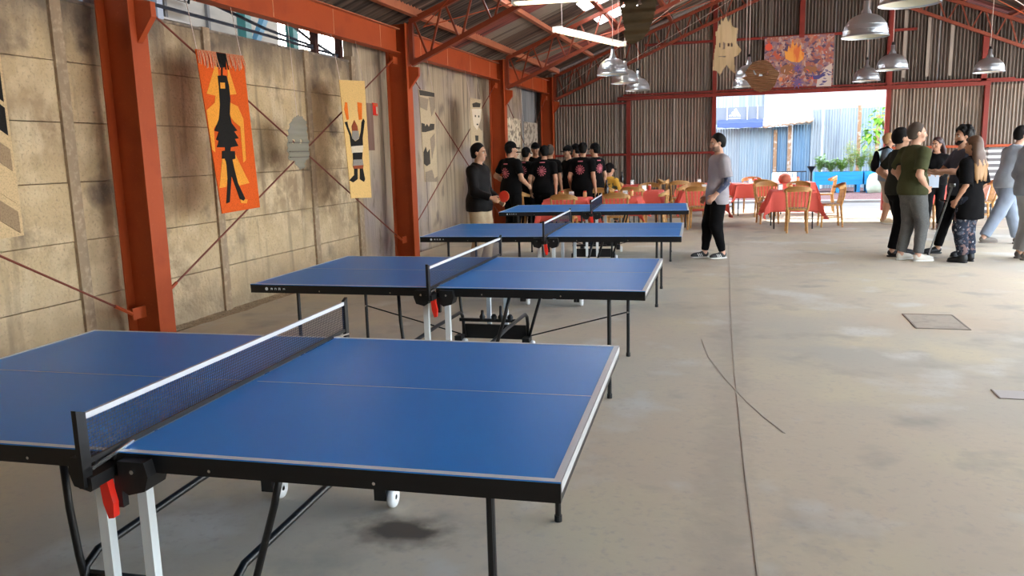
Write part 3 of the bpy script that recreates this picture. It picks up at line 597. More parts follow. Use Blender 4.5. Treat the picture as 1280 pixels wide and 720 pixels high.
for i, (zb, h, m_) in enumerate(((2.08,.22,black_f),(1.84,.20,black_f),(1.58,.16,zz_b),(1.34,.13,zz_t),(1.12,.16,zz_b),(2.4,.2,zz_b))):
    zs.append(('chevron', [(3.9,zb),(4.12,zb+.14),(4.34,zb),(4.56,zb+.14),(4.77,zb),(4.77,zb+h),(4.56,zb+.14+h),(4.34,zb+h),(4.12,zb+.14+h),(3.9,zb+h)], m_))
hang('woven_hanging', 'tan hanging with brown and black zigzags before the first wall post', [(3.88,1.08),(4.80,1.10),(4.79,2.75),(3.88,2.75)], zz_t, zs, k=0, x0=-5.2, r=.95)
dk_f = F('charcoal_weave',(.07,.06,.05)); md_f = F('taupe_weave',(.33,.26,.19)); li_f = F('straw_weave',(.55,.43,.28))
hang('woven_hanging', 'grey and straw patterned hanging just past the second steel column', HG_b_bg, li_f, [('patch',HG_b_k1,dk_f),('patch',HG_b_k2,md_f),('patch',HG_b_k3,md_f),('patch',HG_b_k4,dk_f),('mask_shape',HG_b_k5,dk_f),('patch',HG_b_k6,md_f),('patch',HG_b_k7,md_f)], k=0)
cx = [(15.70,2.66),(15.62,1.70),(16.33,1.70),(16.36,2.70)]
hang('woven_hanging', 'straw hanging with a capped long face, above the man in black jacket', HG_c_bg, li_f, [('face',HG_c_k2,white_f),('cap',HG_c_k1,dk_f),('patch',HG_c_k3,md_f),('patch',HG_c_k4,dk_f),('patch',HG_c_k5,dk_f)]+[('eye',[(a,2.36),(a+.07,2.36),(a+.07,2.40),(a,2.40)],dk_f) for a in (15.9,16.12)]+[('mouth',[(16.0,2.2),(16.1,2.2),(16.1,2.23),(16.0,2.23)],dk_f)], k=0)
spk = M('speckled_weave', (.60,.50,.36), .85, 0, [((1,7,9),6,(.20,.16,.12),.50,.56), ((1,5,4),3,(.70,.62,.48),.6,.65)])
hang('speckled_panel', 'speckled straw panel just past the third steel column', [(18.33,1.2),(19.36,1.2),(19.5,2.42),(18.3,2.45)], spk, [], k=0)
hang('speckled_panel', 'speckled greyer panel by the far corner column, over the black-shirted group', [(19.80,1.25),(21.15,1.25),(21.2,2.38),(19.8,2.38)], M('speckled_grey', (.42,.36,.29), .85, 0, [((1,7,9),6,(.17,.14,.11),.50,.57)]), [], k=0)
def shape_grid(poly, holes, cell, amp, per, horiz, thick, pos):
    """A corrugated cut-out: every grid cell inside the outline and outside the holes, given real thickness."""
    P_ = np.array(poly); lo = P_.min(0); hi = P_.max(0); n = np.ceil((hi-lo)/cell).astype(int)+1
    def inside(pl_, U, V):
        r = np.zeros(U.shape, bool); j = len(pl_)-1
        for i in range(len(pl_)):
            (xi, yi), (xj, yj) = pl_[i], pl_[j]
            c_ = ((yi > V) != (yj > V)); r ^= c_ & (U < (xj-xi)*(V-yi)/((yj-yi) if abs(yj-yi) > 1e-9 else 1e-9)+xi); j = i
        return r
    U, V = np.meshgrid(lo[0]+(np.arange(n[0])+.5)*cell, lo[1]+(np.arange(n[1])+.5)*cell, indexing='ij')
    K = inside(poly, U, V)
    for h in holes: K &= ~inside(h, U, V)
    mb = MB(); idx = {}
    def vtx(i, j, s):
        if (i,j,s) not in idx:
            u, v = lo[0]+i*cell, lo[1]+j*cell; d = amp*math.sin(2*PI*(v if horiz else u)/per)+s*thick
            idx[(i,j,s)] = len(mb.v); mb.v.append(tuple(pos(u, v, d)))
        return idx[(i,j,s)]
    for i, j in zip(*np.nonzero(K)):
        q = [(i,j),(i+1,j),(i+1,j+1),(i,j+1)]
        mb.f.append(tuple(vtx(a,b,1) for a,b in q)); mb.f.append(tuple(vtx(a,b,0) for a,b in q[::-1])); mb.mi += [0,0]
        for (a, b, ni, nj) in ((q[0],q[1],i,j-1),(q[1],q[2],i+1,j),(q[2],q[3],i,j+1),(q[3],q[0],i-1,j)):
            if not (0 <= ni < K.shape[0] and 0 <= nj < K.shape[1] and K[ni,nj]):
                mb.f.append((vtx(*b,1),vtx(*a,1),vtx(*a,0),vtx(*b,0))); mb.mi.append(0)
    return mb
t = thing('metal_mask', 'grey corrugated metal mask hung where the wall rods cross', 'mask')
gm = M('galvanised_mask', (.28,.26,.20), .6, .1, [((1,2,8),4,(.28,.26,.22),.45,.7)])
shape_grid(HG_gmask, [[(8.30,1.84),(8.36,1.84),(8.36,1.79),(8.30,1.79)],[(8.46,1.84),(8.52,1.84),(8.52,1.79),(8.46,1.79)]], .012, .008, .075, True, .004, lambda u,v,d: (-4.96+d, u, v)).build('sheet', gm, t)
for zz in (1.80,1.70,1.635): MB().b2((-4.955,8.22,zz-.004),(-4.94,8.65,zz+.004)).build('seam', M('mask_seam', (.12,.10,.08), .7), t)
MB().tube([(-4.96,8.45,2.1),(-5.0,8.45,3.14)], .003, 4).build('hanging_wire', wire_m, t)
t = thing('safety_sign', 'small red and white sign on the wall beside the second column', 'sign')
MB().b2((-5.345,11.27,2.23),(-5.33,11.44,2.41)).build('plate', red_plastic, t); MB().b2((-5.331,11.37,2.25),(-5.327,11.42,2.36)).build('symbol', white_f, t); MB().b2((-5.331,11.29,2.375),(-5.327,11.42,2.395)).build('symbol', F('sign_amber',(.8,.3,.1)), t)
# cut-outs hanging from the trusses
t = thing('star_cutout', 'pale plywood spiky ghost-like cut-out hanging before the gable', 'cutout')
ply = M('pale_plywood', (.62,.46,.26), .7, 0, [((14,1,1.5),3,(.50,.36,.19),.45,.65)])
eyes = [[(a,3.545),(a+.035,3.545),(a+.03,3.62),(a+.01,3.62)] for a in (-.475,-.255)]+[[(-.405,3.5),(-.36,3.5),(-.37,3.64),(-.395,3.64)],[(-.315,3.55),(-.28,3.55),(-.285,3.61),(-.31,3.61)]]+[[(-.48,3.36),(-.345,3.35),(-.34,3.375),(-.48,3.378)]]
shape_grid(HG_star, eyes, .012, .0, 1, True, .012, lambda u,v,d: (u, 16.68-d, v)).build('board', ply, t)
MB().tube([(-.35,16.68,4.1),(-.35,16.74,4.9)], .003, 4).build('hanging_wire', wire_m, t)
t = thing('round_mask', 'round brown ribbed mask with slit eyes hanging before the mural', 'mask')
shape_grid(HG_round, [HG_rnd_eye, HG_rnd_eye2, [(.28,2.94),(.36,2.94),(.34,2.97),(.29,2.98)]], .009, .010, .036, True, .004, lambda u,v,d: (u, 16.4-d, v)).build('sheet', M('rusty_ribbed_sheet', (.23,.105,.045), .6, .1, [(6,4,(.30,.16,.08),.45,.7)]), t)
MB().tube([(.3,16.4,3.2),(.32,16.72,5.1)], .003, 4).build('hanging_wire', wire_m, t)
t = thing('ribbed_mask', 'dark brown corrugated mask hanging from the roof beside the tube light', 'mask')
shape_grid(HG_dark, [HG_dk_eye,[(-1.68,3.62),(-1.63,3.62),(-1.65,3.68)]], .012, .016, .145, True, .005, lambda u,v,d: (u, 11.85-d, v+.10*(u+1.45)*0)).build('sheet', M('olive_rust_sheet', (.07,.048,.022), .6, .1, [((3,3,7),5,(.04,.028,.013),.45,.7)]), t)
MB().tube([(-1.45,11.85,4.0),(-1.45,11.62,4.75)], .004, 4).build('hanging_wire', wire_m, t)
# mural on the gable
t = thing('mural_panel', 'large red, violet and orange painted panel above the doorway', 'painting', (1.28,BY-.085,3.62))
mu = M('mural_paint', (.36,.115,.085), .7, 0, [((6,1,7),3,(.26,.16,.20),.46,.54), ((9,1,6),2,(.44,.22,.15),.54,.58), ((8,1,13),2,(.10,.06,.12),.58,.61), ((4,1,4),2,(.50,.10,.05),.62,.66), ((12,1,9),2,(.46,.32,.28),.60,.63)], space='Object')
MB().b2((-.80,-.012,-.63),(.80,.012,.63)).build('panel', mu, t)
def mpoly(nm, poly, mt, i): MB().prism(poly, lambda a,b,tt: (a,tt,b), -.016-.001*i, -.0125).build(nm, mt, t, fix=True)
fl_m = M('mural_flame', (.80,.36,.06), .7, 0, [((9,1,3),4,(.70,.16,.04),.5,.65)], space='Object')
mpoly('flame', [(-.30,.10),(-.33,.30),(-.26,.26),(-.24,.42),(-.19,.34),(-.15,.58),(-.10,.38),(-.05,.48),(-.02,.34),(.05,.42),(.06,.27),(.13,.22),(.12,.08),(.02,.0),(-.15,.02)], fl_m, 0)
bl_m = M('mural_dark_blue', (.07,.06,.22), .7); br_m = M('mural_brown', (.30,.13,.06), .7); wh_m = M('mural_white', (.58,.50,.46), .7); rd_m = M('mural_red', (.75,.10,.05), .7); vi_m = M('mural_violet', (.16,.10,.26), .7); lo_m = M('mural_orange', (.75,.28,.12), .7)
el_ = lambda cx_, cz, a, b, n=14, r=0: [(cx_+a*math.cos(2*PI*k/n)*math.cos(r)-b*math.sin(2*PI*k/n)*math.sin(r), cz+a*math.cos(2*PI*k/n)*math.sin(r)+b*math.sin(2*PI*k/n)*math.cos(r)) for k in range(n)]
mpoly('blob', el_(-.22,-.16,.20,.13), br_m, 0); mpoly('blob', el_(.28,-.18,.16,.10), br_m, 0); mpoly('dot', el_(-.70,.40,.085,.09), rd_m, 0)
st8 = lambda cx_, cz, r: [(cx_+(r if k%2==0 else r*.4)*math.cos(PI*k/9), cz+(r if k%2==0 else r*.4)*math.sin(PI*k/9)) for k in range(18)]
mpoly('burst', st8(0,-.48,.17), vi_m, 1); mpoly('burst', st8(-.02,-.14,.14), vi_m, 1); mpoly('crescent', [(.27,-.32),(.36,-.42),(.48,-.42),(.58,-.36),(.60,-.25),(.50,-.33),(.38,-.33)], bl_m, 1); mpoly('dot', el_(-.40,-.38,.05,.05), lo_m, 1)
mpoly('field', [(.43,-.60),(.45,-.42),(.55,-.30),(.62,-.15),(.77,-.05),(.77,-.60)], wh_m, 0)
for k in range(22):
    a, b = rng.uniform(.50,.74), rng.uniform(-.57,-.14)
    if b < -.45+1.1*(a-.42): mpoly('mark', el_(a,b,.04,.012,8,rng.uniform(-.5,.5)), bl_m, 3)
for k in range(70):
    a, b = rng.uniform(-.77,.77), rng.uniform(-.6,.6)
    if not (-.36 < a < .16 and b > -.02) and not (a > .4 and b < -.02): mpoly('stroke', el_(a,b,rng.uniform(.02,.06),rng.uniform(.005,.012),8,rng.uniform(0,3.1)), [vi_m,wh_m,lo_m,rd_m,bl_m][k%5], 2+k%3)
# ------------------------------------------------------------------ lights that hang
def pendant(x, y, z, label):
    t = thing('dome_pendant', label, 'lamp', (x,y,z), 0, 'aluminium dome pendants'); R_ = .26
    prof = [(R_+.012,-.004),(R_+.012,.004),(R_,.012)]+[(R_*math.cos(a)**.85, .02+.25*math.sin(a)) for a in np.linspace(.04,1.36,11)]+[(.06,.272)]
    MB().lathe(prof, seg=28).build('shade', alu, t, True)
    MB().lathe([(R_-.003,.012)]+[((R_-.004)*math.cos(a)**.85, .018+.246*math.sin(a)) for a in np.linspace(.04,1.36,11)]+[(0,.262)], seg=28).build('inner_shade', alu_in, t, True)
    for zz, rr in ((.075,.256),(.13,.236)): MB().lathe([(rr,zz-.004),(rr+.005,zz),(rr,zz+.004)], seg=28).build('ridge', alu, t, True)
    MB().lathe([(.064,.262),(.055,.30),(.036,.33),(.033,.42),(0,.425)], seg=14).build('cap', alu, t, True)
    MB().lathe([(.026,.425),(.026,.47),(0,.47)], seg=10).build('socket', black_plastic, t, True)
    MB().lathe([(0,.05),(.035,.06),(.045,.09),(.03,.14),(.02,.19)], seg=10).build('bulb', M('frosted_bulb', (.85,.84,.8), .3) if 'frosted_bulb' not in bpy.data.materials else bpy.data.materials['frosted_bulb'], t, True)
    top = ztop(x)+.15-z
    MB().tube([(0,0,.47),(0,0,top)], .005, 5).build('cable', wire_m, t)
for a in ((-2.16,14.11,2.9,'nearest dome pendant of the row left of the star cut-out'),(-2.22,16.07,2.9,'middle dome pendant of the row left of the star cut-out'),(-2.23,18.17,2.9,'farthest dome pendant of the row left of the star cut-out'),
          (.04,18.45,2.9,'lower dome pendant half hidden by the round ribbed mask'),(.10,16.95,2.94,'upper dome pendant behind the round ribbed mask'),(1.41,10.91,2.9,'large bright dome pendant above the right end of the mural'),
          (2.52,15.92,2.9,'dome pendant hanging in front of the upper right gable post'),(2.44,18.42,2.9,'lowest dome pendant just right of the mural'),(4.47,17.55,2.9,'dome pendant alone at far right over the group'),(1.48,8.58,2.9,'nearest dome pendant cut by the top of the picture')): pendant(*a)
def tubelight(p, q, label):
    p, q = Vector(p), Vector(q); c = (p+q)/2; L_ = (q-p).length/2; a = math.atan2(q.y-p.y, q.x-p.x)
    t = thing('tube_light', label, 'lamp', c, a, 'hanging fluorescent lights')
    MB().add([(-L_,-.11,0),(L_,-.11,0),(L_,-.04,.07),(-L_,-.04,.07),(-L_,.11,0),(L_,.11,0),(L_,.04,.07),(-L_,.04,.07)], [(0,1,2,3),(3,2,6,7),(7,6,5,4),(0,3,7,4),(1,5,6,2)]).build('reflector', white_enam, t)
    for yy in (-.045,.045): MB().tube([(-L_+.04,yy,-.005),(L_-.04,yy,-.005)], .019, 8).build('tube', tube_glow, t)
    for sx in (-1,1):
        MB().b2((sx*L_-.02,-.09,-.02),(sx*L_+.02,.09,.07)).build('end_cap', white_enam, t)
        wx = c.x+sx*(L_-.15)*math.cos(a); MB().tube([(sx*(L_-.15),0,.07),(sx*(L_-.15),0,ztop(wx)+.02-c.z)], .003, 4).build('wire', wire_m, t)
tubelight((-3.02,13.69,3.62),(-2.29,16.11,3.62),'hanging fluorescent light glowing in front of the third truss')
tubelight((-3.02,10.97,3.62),(-.62,11.15,3.62),'hanging fluorescent light across the second truss at the picture top')
for i, (a, b, l) in enumerate((((-4.7,21.2,3.15),(1.2,13.6,5.45),'pale cord rising from the far corner past the masks'),((-3.0,21.0,3.72),(.9,18.0,5.3),'pale cord crossing the left half of the gable'),((2.0,12.2,4.4),(7.6,20.8,3.35),'pale cord falling across the right half of the gable'))):
    tag(MB().tube([a, [(p+q)/2-(.04 if k==2 else 0) for k,(p,q) in enumerate(zip(a,b))], b], .006, 5).build('cord', wire_m), l, 'cord')
# ------------------------------------------------------------------ floor hatch and drain
t = thing('floor_hatch', 'square iron inspection hatch set in the concrete floor', 'hatch', (1.73,7.95,0))
MB().b2((-.205,-.31,-.01),(.205,.31,.004)).build('cover', M('hatch_iron', (.43,.375,.29), .65, 0, [(14,4,(.34,.295,.24),.45,.7)]), t)
hf = M('hatch_rim', (.24,.205,.165), .6, .3)
for lo, hi in (((-.22,-.325,-.005),(-.206,.325,.006)),((.206,-.325,-.005),(.22,.325,.006)),((-.206,.311,-.005),(.206,.325,.006)),((-.206,-.325,-.005),(.206,-.311,.006))): MB().b2(lo,hi).build('rim', hf, t)
t = thing('drain_cover', 'small pale metal drain cover lying near the picture edge', 'drain', (1.71,5.66,0))
MB().b2((-.09,-.09,-.01),(.09,.09,.004)).build('cover', M('drain_metal', (.50,.47,.44), .5, .3), t)
for lo, hi in (((-.1,-.1,-.005),(-.091,.1,.005)),((.091,-.1,-.005),(.1,.1,.005)),((-.091,-.1,-.005),(.091,-.091,.005))): MB().b2(lo,hi).build('rim', hf, t)
# ------------------------------------------------------------------ table tennis tables
def tt_table():
    t = thing('table_tennis_table', '', 'table', (0,0,0), 0, 'blue table tennis tables')
    HL, HW, Z = 1.37, .7625, .76
    for s in (-1, 1):
        a, b = sorted((s*.006, s*HL))
        top = MB().b2((a,-HW,Z-.004),(b,HW,Z)).build('tabletop', blue_top, t)
        for yy in (-HW, HW-.016): MB().b2((a,yy,Z-.060),(b,yy+.016,Z-.0045)).build('side_apron', black_metal, t)
        e0, e1 = sorted((s*HL, s*(HL-.016))); MB().b2((e0,-HW+.0165,Z-.058),(e1,HW-.0165,Z-.0045)).build('end_apron', black_metal, t)
        z0, z1 = Z+.0002, Z+.0011
        for yy in (-HW, HW-.02): MB().b2((a,yy,z0),(b,yy+.02,z1)).build('side_line', white_line, top)
        e0, e1 = sorted((s*HL, s*(HL-.02))); MB().b2((e0,-HW+.02,z0),(e1,HW-.02,z1)).build('end_line', white_line, top)
        c0, c1 = sorted((s*.03, s*(HL-.02))); MB().b2((c0,-.0015,z0),(c1,.0015,z1)).build('centre_line', white_line, top)
        ee = sorted((s*(HL+.0004), s*(HL+.003))); MB().b2((ee[0],-HW,Z-.03),(ee[1],HW,Z+.0008)).build('edge_band', grey_edge, top)
        for yy in (-.56, .56):
            lg_ = MB().tube([(s*1.12,yy,.712),(s*1.12,yy,.01)], .0135, 10).build('leg', black_metal, t); MB().tube([(s*1.12,yy,0),(s*1.12,yy,.03)], .017, 10).build('foot', black_plastic, lg_)
        MB().tube([(s*1.12,-.56,.70),(s*1.12,.56,.70)], .012, 8).build('leg_crossbar', black_metal, t)
        MB().tube([(s*1.12,.56,.36),(s*.30,.64,.12)], .006, 6).build('tie_rod', black_metal, t)
        MB().tube([(s*1.12,.56,.36),(s*1.12,.535,.36)], .009, 6).build('bolt', steel_m, t)
        # bent frame along the width
        xx = s*.28
        P = [(xx,-.66,.06),(xx,-.655,.22),(xx,-.63,.285),(xx,-.57,.315),(xx,0,.325),(xx,.57,.315),(xx,.63,.285),(xx,.655,.22),(xx,.66,.06)]
        MB().tube(P, .0145, 9).build('bent_frame', black_metal, t, True)
        for yy in (-.6, .6): MB().tube([(s*.47,yy,.71),(s*.43,yy*1.01,.55),(s*.29,yy*1.05,.10)] if s > 0 else [(-.315,yy*1.06,.71),(-.305,yy*1.07,.5),(-.29,yy*1.07,.33),(-.262,yy*1.06,.10)], .0125, 8).build('strut', black_metal, t, True)
        for yy in (-.74, .74):
            sg_ = -1 if yy < 0 else 1
            MB().b2((s*.075-.0165,yy-.0165,.10),(s*.075+.0165,yy+.0165,.66)).build('support_post', white_metal, t)
            q = MB(); o_ = s*.075+s*.012
            prof = [(-.05,.745),(.042,.745),(.052,.70),(.036,.655),(-.02,.64),(-.048,.66)]
            y0, y1 = sorted((yy-sg_*.035, yy+sg_*.062))
            q.prism([(o_+s*px_, pz) for px_, pz in prof], lambda a,b,tt: (a,tt,b), y0, y1); br = q.build('hinge_bracket', black_plastic, t, fix=True)
            MB().tube([(o_,yy+sg_*.0615,.715),(o_,yy+sg_*.066,.715)], .007, 8).build('screw', steel_m, br)
        for xx in (.32, .84): MB().tube([(s*xx,-HW-.003,Z-.042),(s*xx,-HW+.002,Z-.042)], .005, 8).build('screw', steel_m, t)
    for sg_ in (-1, 1):
        MB().b2((-.265,sg_*.66-.014,.085),(.265,sg_*.66+.014,.205)).build('base_panel', black_metal, t)
        MB().b2((-.30,sg_*.62-.012,.235),(.20,sg_*.62+.012,.262)).build('crossbar', black_metal, t)
        for xx, hh in () if sg_ < 0 else ((-.10,.33),(.0,.29),(.06,.37),(.14,.30)):
            q = MB(); q.lathe([(.022,.255),(.026,.28),(.014,.30),(.012,hh),(0,hh+.005)], (xx,sg_*.62,0), 10); q.build('lock_lever', black_plastic, t, True)
        for xx in (-.29, .29):
            hd = MB().b2((xx-.03,sg_*.57-.045,.045),(xx+.028,sg_*.57+.055,.125)).build('wheel_fork', black_plastic, t)
            MB().lathe([(.012,-.016),(.044,-.016),(.05,-.008),(.05,.008),(.044,.016),(.012,.016)], (xx+.046,sg_*.57,.05), 18, 'x').build('wheel', M('white_wheel', (.70,.71,.70), .5) if 'white_wheel' not in bpy.data.materials else bpy.data.materials['white_wheel'], hd, True)
        # net post, clamp and release handle
        yp = sg_*.885
        q = MB(); q.b2((-.008,yp-.018,.70),(.008,yp+.018,.918)).add([(-.008,yp-.018,.918),(.008,yp-.018,.918),(.008,yp+.018,.918),(-.008,yp+.018,.918),(-.008,yp+sg_*.018,.932),(.008,yp+sg_*.018,.932)], [(0,1,5,4),(2,3,4,5),(0,4,3),(1,2,5)]); q.build('net_post', black_metal, t, fix=True)
        y0, y1 = sorted((sg_*.74, sg_*.89)); MB().b2((-.022,y0,.692),(.022,y1,.728)).build('net_clamp', black_plastic, t)
        y0, y1 = sorted((sg_*.70, sg_*.88)); MB().bar((.018,y0,.772 if sg_>0 else .752),(.018,y1,.752 if sg_>0 else .772),.008,.008).build('clamp_bar', steel_m, t)
        q = MB(); q.prism([(-.012,.69),(.016,.69),(.030,.62),(.026,.575),(.008,.572),(-.006,.62)], lambda a,b,tt: (a,tt,b), *sorted((sg_*.80,sg_*.825))); q.build('release_handle', red_plastic, t, fix=True)
        MB().b2((.022,sg_*.79-.012,.60),(.045,sg_*.79+.012,.70)).build('release_lever', black_plastic, t)
    q = MB(); n = 150
    for i in range(n+1): yy = -.87+1.74*i/n; q.b2((-.0005,yy-.00045,.765),(.0005,yy+.00045,.905))
    for i in range(12): zz = .775+.0108*i; q.b2((-.0008,-.87,zz-.0006),(.0008,.87,zz+.0006))
    q.build('net', net_m, t)
    MB().b2((-.006,-.868,.897),(.006,.868,.914)).build('net_tape', tape_m, t); MB().b2((-.004,-.868,.762),(.004,.868,.778)).build('net_bottom_tape', black_metal, t)
    lm = MB(); lm.lathe([(0,-.0004),(.010,-.0004)], (-1.20,-HW-.001,.729), 14, 'y'); mk = MB()
    mk.tube([(-1.245,-HW-.0012,.729),(-1.245,-HW-.0004,.729)], .0115, 14).build('maker_emblem', white_line, t)
    q = MB()
    for i, (a, h) in enumerate(((-1.205,.014),(-1.175,.014),(-1.145,.017),(-1.11,.010))):
        q.b2((a-.008,-HW-.0012,.729-h/2),(a-.004,-HW-.0004,.729+h/2)).b2((a-.004,-HW-.0012,.729+h/2-.004),(a+.006,-HW-.0004,.729+h/2)).b2((a+.003,-HW-.0012,.729-h/2),(a+.007,-HW-.0004,.729+h/2-.004))
        if i % 2 == 0: q.b2((a-.004,-HW-.0012,.727),(a+.003,-HW-.0004,.731))
    q.build('maker_lettering', white_line, t)
    return t
t0 = tt_table()
spots = [(-1.845,2.656,.045,'nearest blue table tennis table, cut by the picture edge'),(-1.943,5.629,.024,'second blue table tennis table, right behind the nearest one'),
         (-1.968,8.794,.051,'third blue table tennis table, in front of the man in the black jacket'),(-2.128,12.226,.078,'farthest blue table tennis table, in front of the dining tables')]
for i, (x, y, a, l) in enumerate(spots):
    o = t0 if i == 0 else copy_tree(t0); o.location = (x,y,0); o.rotation_euler = (0,0,a); o['label'] = l
# ------------------------------------------------------------------ dining furniture
def chair_proto():
    t = thing('dining_chair', '', 'chair', (0,0,0), 0, 'wooden spindle chairs at the red tables')
    q = MB(); pts = [(.20*math.copysign(abs(math.cos(a))**.6, math.cos(a)), .20*math.copysign(abs(math.sin(a))**.6, math.sin(a))) for a in np.linspace(0,2*PI,20,endpoint=False)]
    q.prism(pts, lambda a,b,tt: (a,b,tt), .425, .452); q.build('seat', wood, t, fix=True)
    MB().prism([(a*.86,b*.86) for a,b in pts], lambda a,b,tt: (a,b,tt), .452, .462).build('seat_pad', wood_dark, t, fix=True)
    for sx in (-1,1):
        MB().tube([(sx*.17,-.17,.43),(sx*.185,-.19,0)], [.023,.018], 8).build('leg', wood, t)
        MB().tube([(sx*.165,.17,.43),(sx*.18,.21,0)], [.024,.019], 8).build('leg', wood, t)
        MB().tube([(sx*.178,-.18,.2),(sx*.174,.19,.2)], .010, 6).build('stretcher', wood, t)
        MB().tube([(sx*.18,.17,.43),(sx*.20,.215,.62),(sx*.215,.235,.79)], [.021,.02,.018], 8).build('back_post', wood, t)
    q = MB(); n = 14
    for i in range(n+1):
        a = PI*(i/n); x = -.245*math.cos(a); y = .10+.16*math.sin(a)**.8 if 0 < i < n else .10; h = .045+.060*math.sin(a)
        for dy, dz in ((-.012,0),(.012,0),(.012,h),(-.012,h)): q.v.append((x*(1+dy*1.5), y+dy, .755+dz+.02*math.sin(a)))
    for i in range(n):
        for k in range(4): q.f.append((4*i+k,4*i+4+k,4*i+4+(k+1)%4,4*i+(k+1)%4)); q.mi.append(0)
    q.f += [(3,2,1,0),(4*n,4*n+1,4*n+2,4*n+3)]; q.mi += [0,0]
    q.build('back_rail', wood, t, fix=True)
    for i in range(5): x = -.12+.06*i; MB().tube([(x,.165,.445),(x*1.15,.225,.78)], .009, 6).build('spindle', wood, t)
    return t
def table_proto(cm, rot, drop=.36):
    t = thing('dining_table', '', 'table', (0,0,0), 0, 'cloth-covered dining tables')
    MB().b2((-.40,-.40,.715),(.40,.40,.742)).build('tabletop', wood, t)
    for sx in (-1,1):
        for sy in (-1,1): MB().tube([(sx*.35,sy*.35,.72),(sx*.36,sy*.36,0)], .014, 6).build('leg', black_metal, t)
    return t
def make_cloth(name, label, loc, rz, mt, H=.405, drop=.34, seed=0, group='tablecloths'):
    q = MB(); n = 40; E_ = H+drop; ph = seed*1.7
    for i in range(n+1):
        for j in range(n+1):
            u, v = -E_+2*E_*i/n, -E_+2*E_*j/n; du, dv = max(0,abs(u)-H), max(0,abs(v)-H); su, sv = math.copysign(1,u), math.copysign(1,v)
            x, y = max(-H,min(H,u)), max(-H,min(H,v)); d = max(du,dv)+.35*min(du,dv)
            wv = .016*math.sin(9*v+ph)+.012*math.sin(17*v+ph) if du > dv else .016*math.sin(9*u+ph+1)+.012*math.sin(17*u+ph)
            fl_ = min(1, d*6)
            if du > 0: x += su*(fl_*.012+d*.10+wv*fl_*d*4)
            if dv > 0: y += sv*(fl_*.012+d*.10+wv*fl_*d*4)
            if du > 0 and dv > 0: k = min(du,dv)*.25; x += su*k; y += sv*k
            q.v.append((x, y, .748-d*.965))
    for i in range(n):
        for j in range(n): a = i*(n+1)+j; q.f.append((a,a+n+1,a+n+2,a+1)); q.mi.append(0)
    o = q.build(name, mt, None, True); o.location = loc; o.rotation_euler = (0,0,rz)
    md = o.modifiers.new('solid','SOLIDIFY'); md.thickness = .003
    return tag(o, label, 'tablecloth', group)
tp = None; tabs = []
TB = [ # x, y, rz, cloth, width scale, name bits
 (.98,17.05,.05,'A','right of the man in grey, nearest one'),
 (.22,20.35,.2,'B','behind the bent elbow of the man in grey'),
 (1.25,20.75,.1,'C','at the doorway before the blue planter'),
 (-.80,17.35,.15,'D','just left of the man in the grey tee, nearer one'),
 (-1.10,20.5,.0,'E','against the back wall left of the man in grey'),
 (-2.05,17.5,-.05,'F','above the right half of the farthest blue table'),
 (-2.75,20.5,.05,'G','against the corrugated wall near the mullion'),
 (-3.15,15.0,.05,'H','behind the farthest blue table, by the black-shirted group'),
 (-2.25,15.25,.0,'J','behind the net of the farthest blue table'),
 (3.75,17.75,.1,'I','behind the woman holding papers'),
 (5.35,19.3,.1,'K','behind the long-haired woman, pale pink')]
for i, (x, y, a, k, l) in enumerate(TB):
    if tp is None: o = tp = table_proto(None, 0)
    else: o = copy_tree(tp)
    o.location = (x,y,0); o.rotation_euler = (0,0,a); o['label'] = 'dining table '+l
    make_cloth('tablecloth', ('red cloth' if k != 'K' else 'pink cloth')+' on table '+l, (x,y,0), a, cloth_pink if k == 'K' else cloth_red, drop=.42 if k in 'DFAH' else .34, seed=i)
#, 'pale overcloth laid askew on the table right of the man in grey', (.62,16.88,.006), .5, cloth_pink, H=.28, drop=.06, seed=3, group=None) if False else None
CH = [(1.02,16.05,PI,'seen from behind at the right-hand red table, nearest in front'),(1.72,17.2,PI/2*-1+.1,'at the right side of the table beside the doorway'),(.55,17.9,.2,'beyond the right-hand red table, back to the light'),(1.15,18.0,-.15,'second one beyond the right-hand red table'),
 (.55,19.6,2.8,'behind the grey-shirted man, near the pale cloth'),(-.35,20.3,PI/2,'at the grey-shirted man\'s back by the far table'),(.25,21.0,0,'against the light at the far table'),(1.95,20.9,-PI/2,'at the doorway, rail against the blue planter'),
 (-.82,16.65,PI-.1,'in front of the red table left of the man in grey'),(-.95,18.1,.1,'beyond the red table left of the man in grey'),(-1.45,19.75,PI+.2,'by the corrugated wall at the table left of the door post'),(-1.75,20.6,PI/2,'at the left end of the table by the door post'),
 (-1.36,17.3,-PI/2-.1,'right of the red table above the farthest blue table'),(-2.0,18.25,0,'beyond the red table above the farthest blue table'),(-2.15,16.75,PI,'in front of the red table above the farthest blue table'),(-2.0,20.4,-PI/2,'at the right end of the mullion table'),(-3.0,19.75,PI,'in front of the mullion table'),
 (-3.05,14.25,PI,'nearest, behind the farthest blue table by its left half'),(-2.15,14.5,PI+.05,'nearest, behind the net of the farthest blue table'),(-3.9,15.1,PI/2,'behind the man in black jacket, left of the nearest red table'),(-2.75,15.95,.1,'between the group and the nearest red tables'),(-1.55,15.2,-PI/2,'right of the table behind the net'),(-3.3,15.8,0,'against the black-shirted group, beyond the nearest red table'),
 (3.35,17.0,PI,'behind the woman holding papers'),(4.1,18.5,0,'beyond the table behind the woman with papers'),(4.5,17.6,-PI/2,'between the curly man and the long-haired woman'),(4.7,19.1,PI/2,'behind the long-haired woman by the pink cloth')]
cp = None
for x, y, a, l in CH:
    o = cp = chair_proto() if cp is None else None or cp
    if x != CH[0][0]: o = copy_tree(cp)
    o.location = (x,y,0); o.rotation_euler = (0,0,a); o['label'] = 'wooden chair '+l
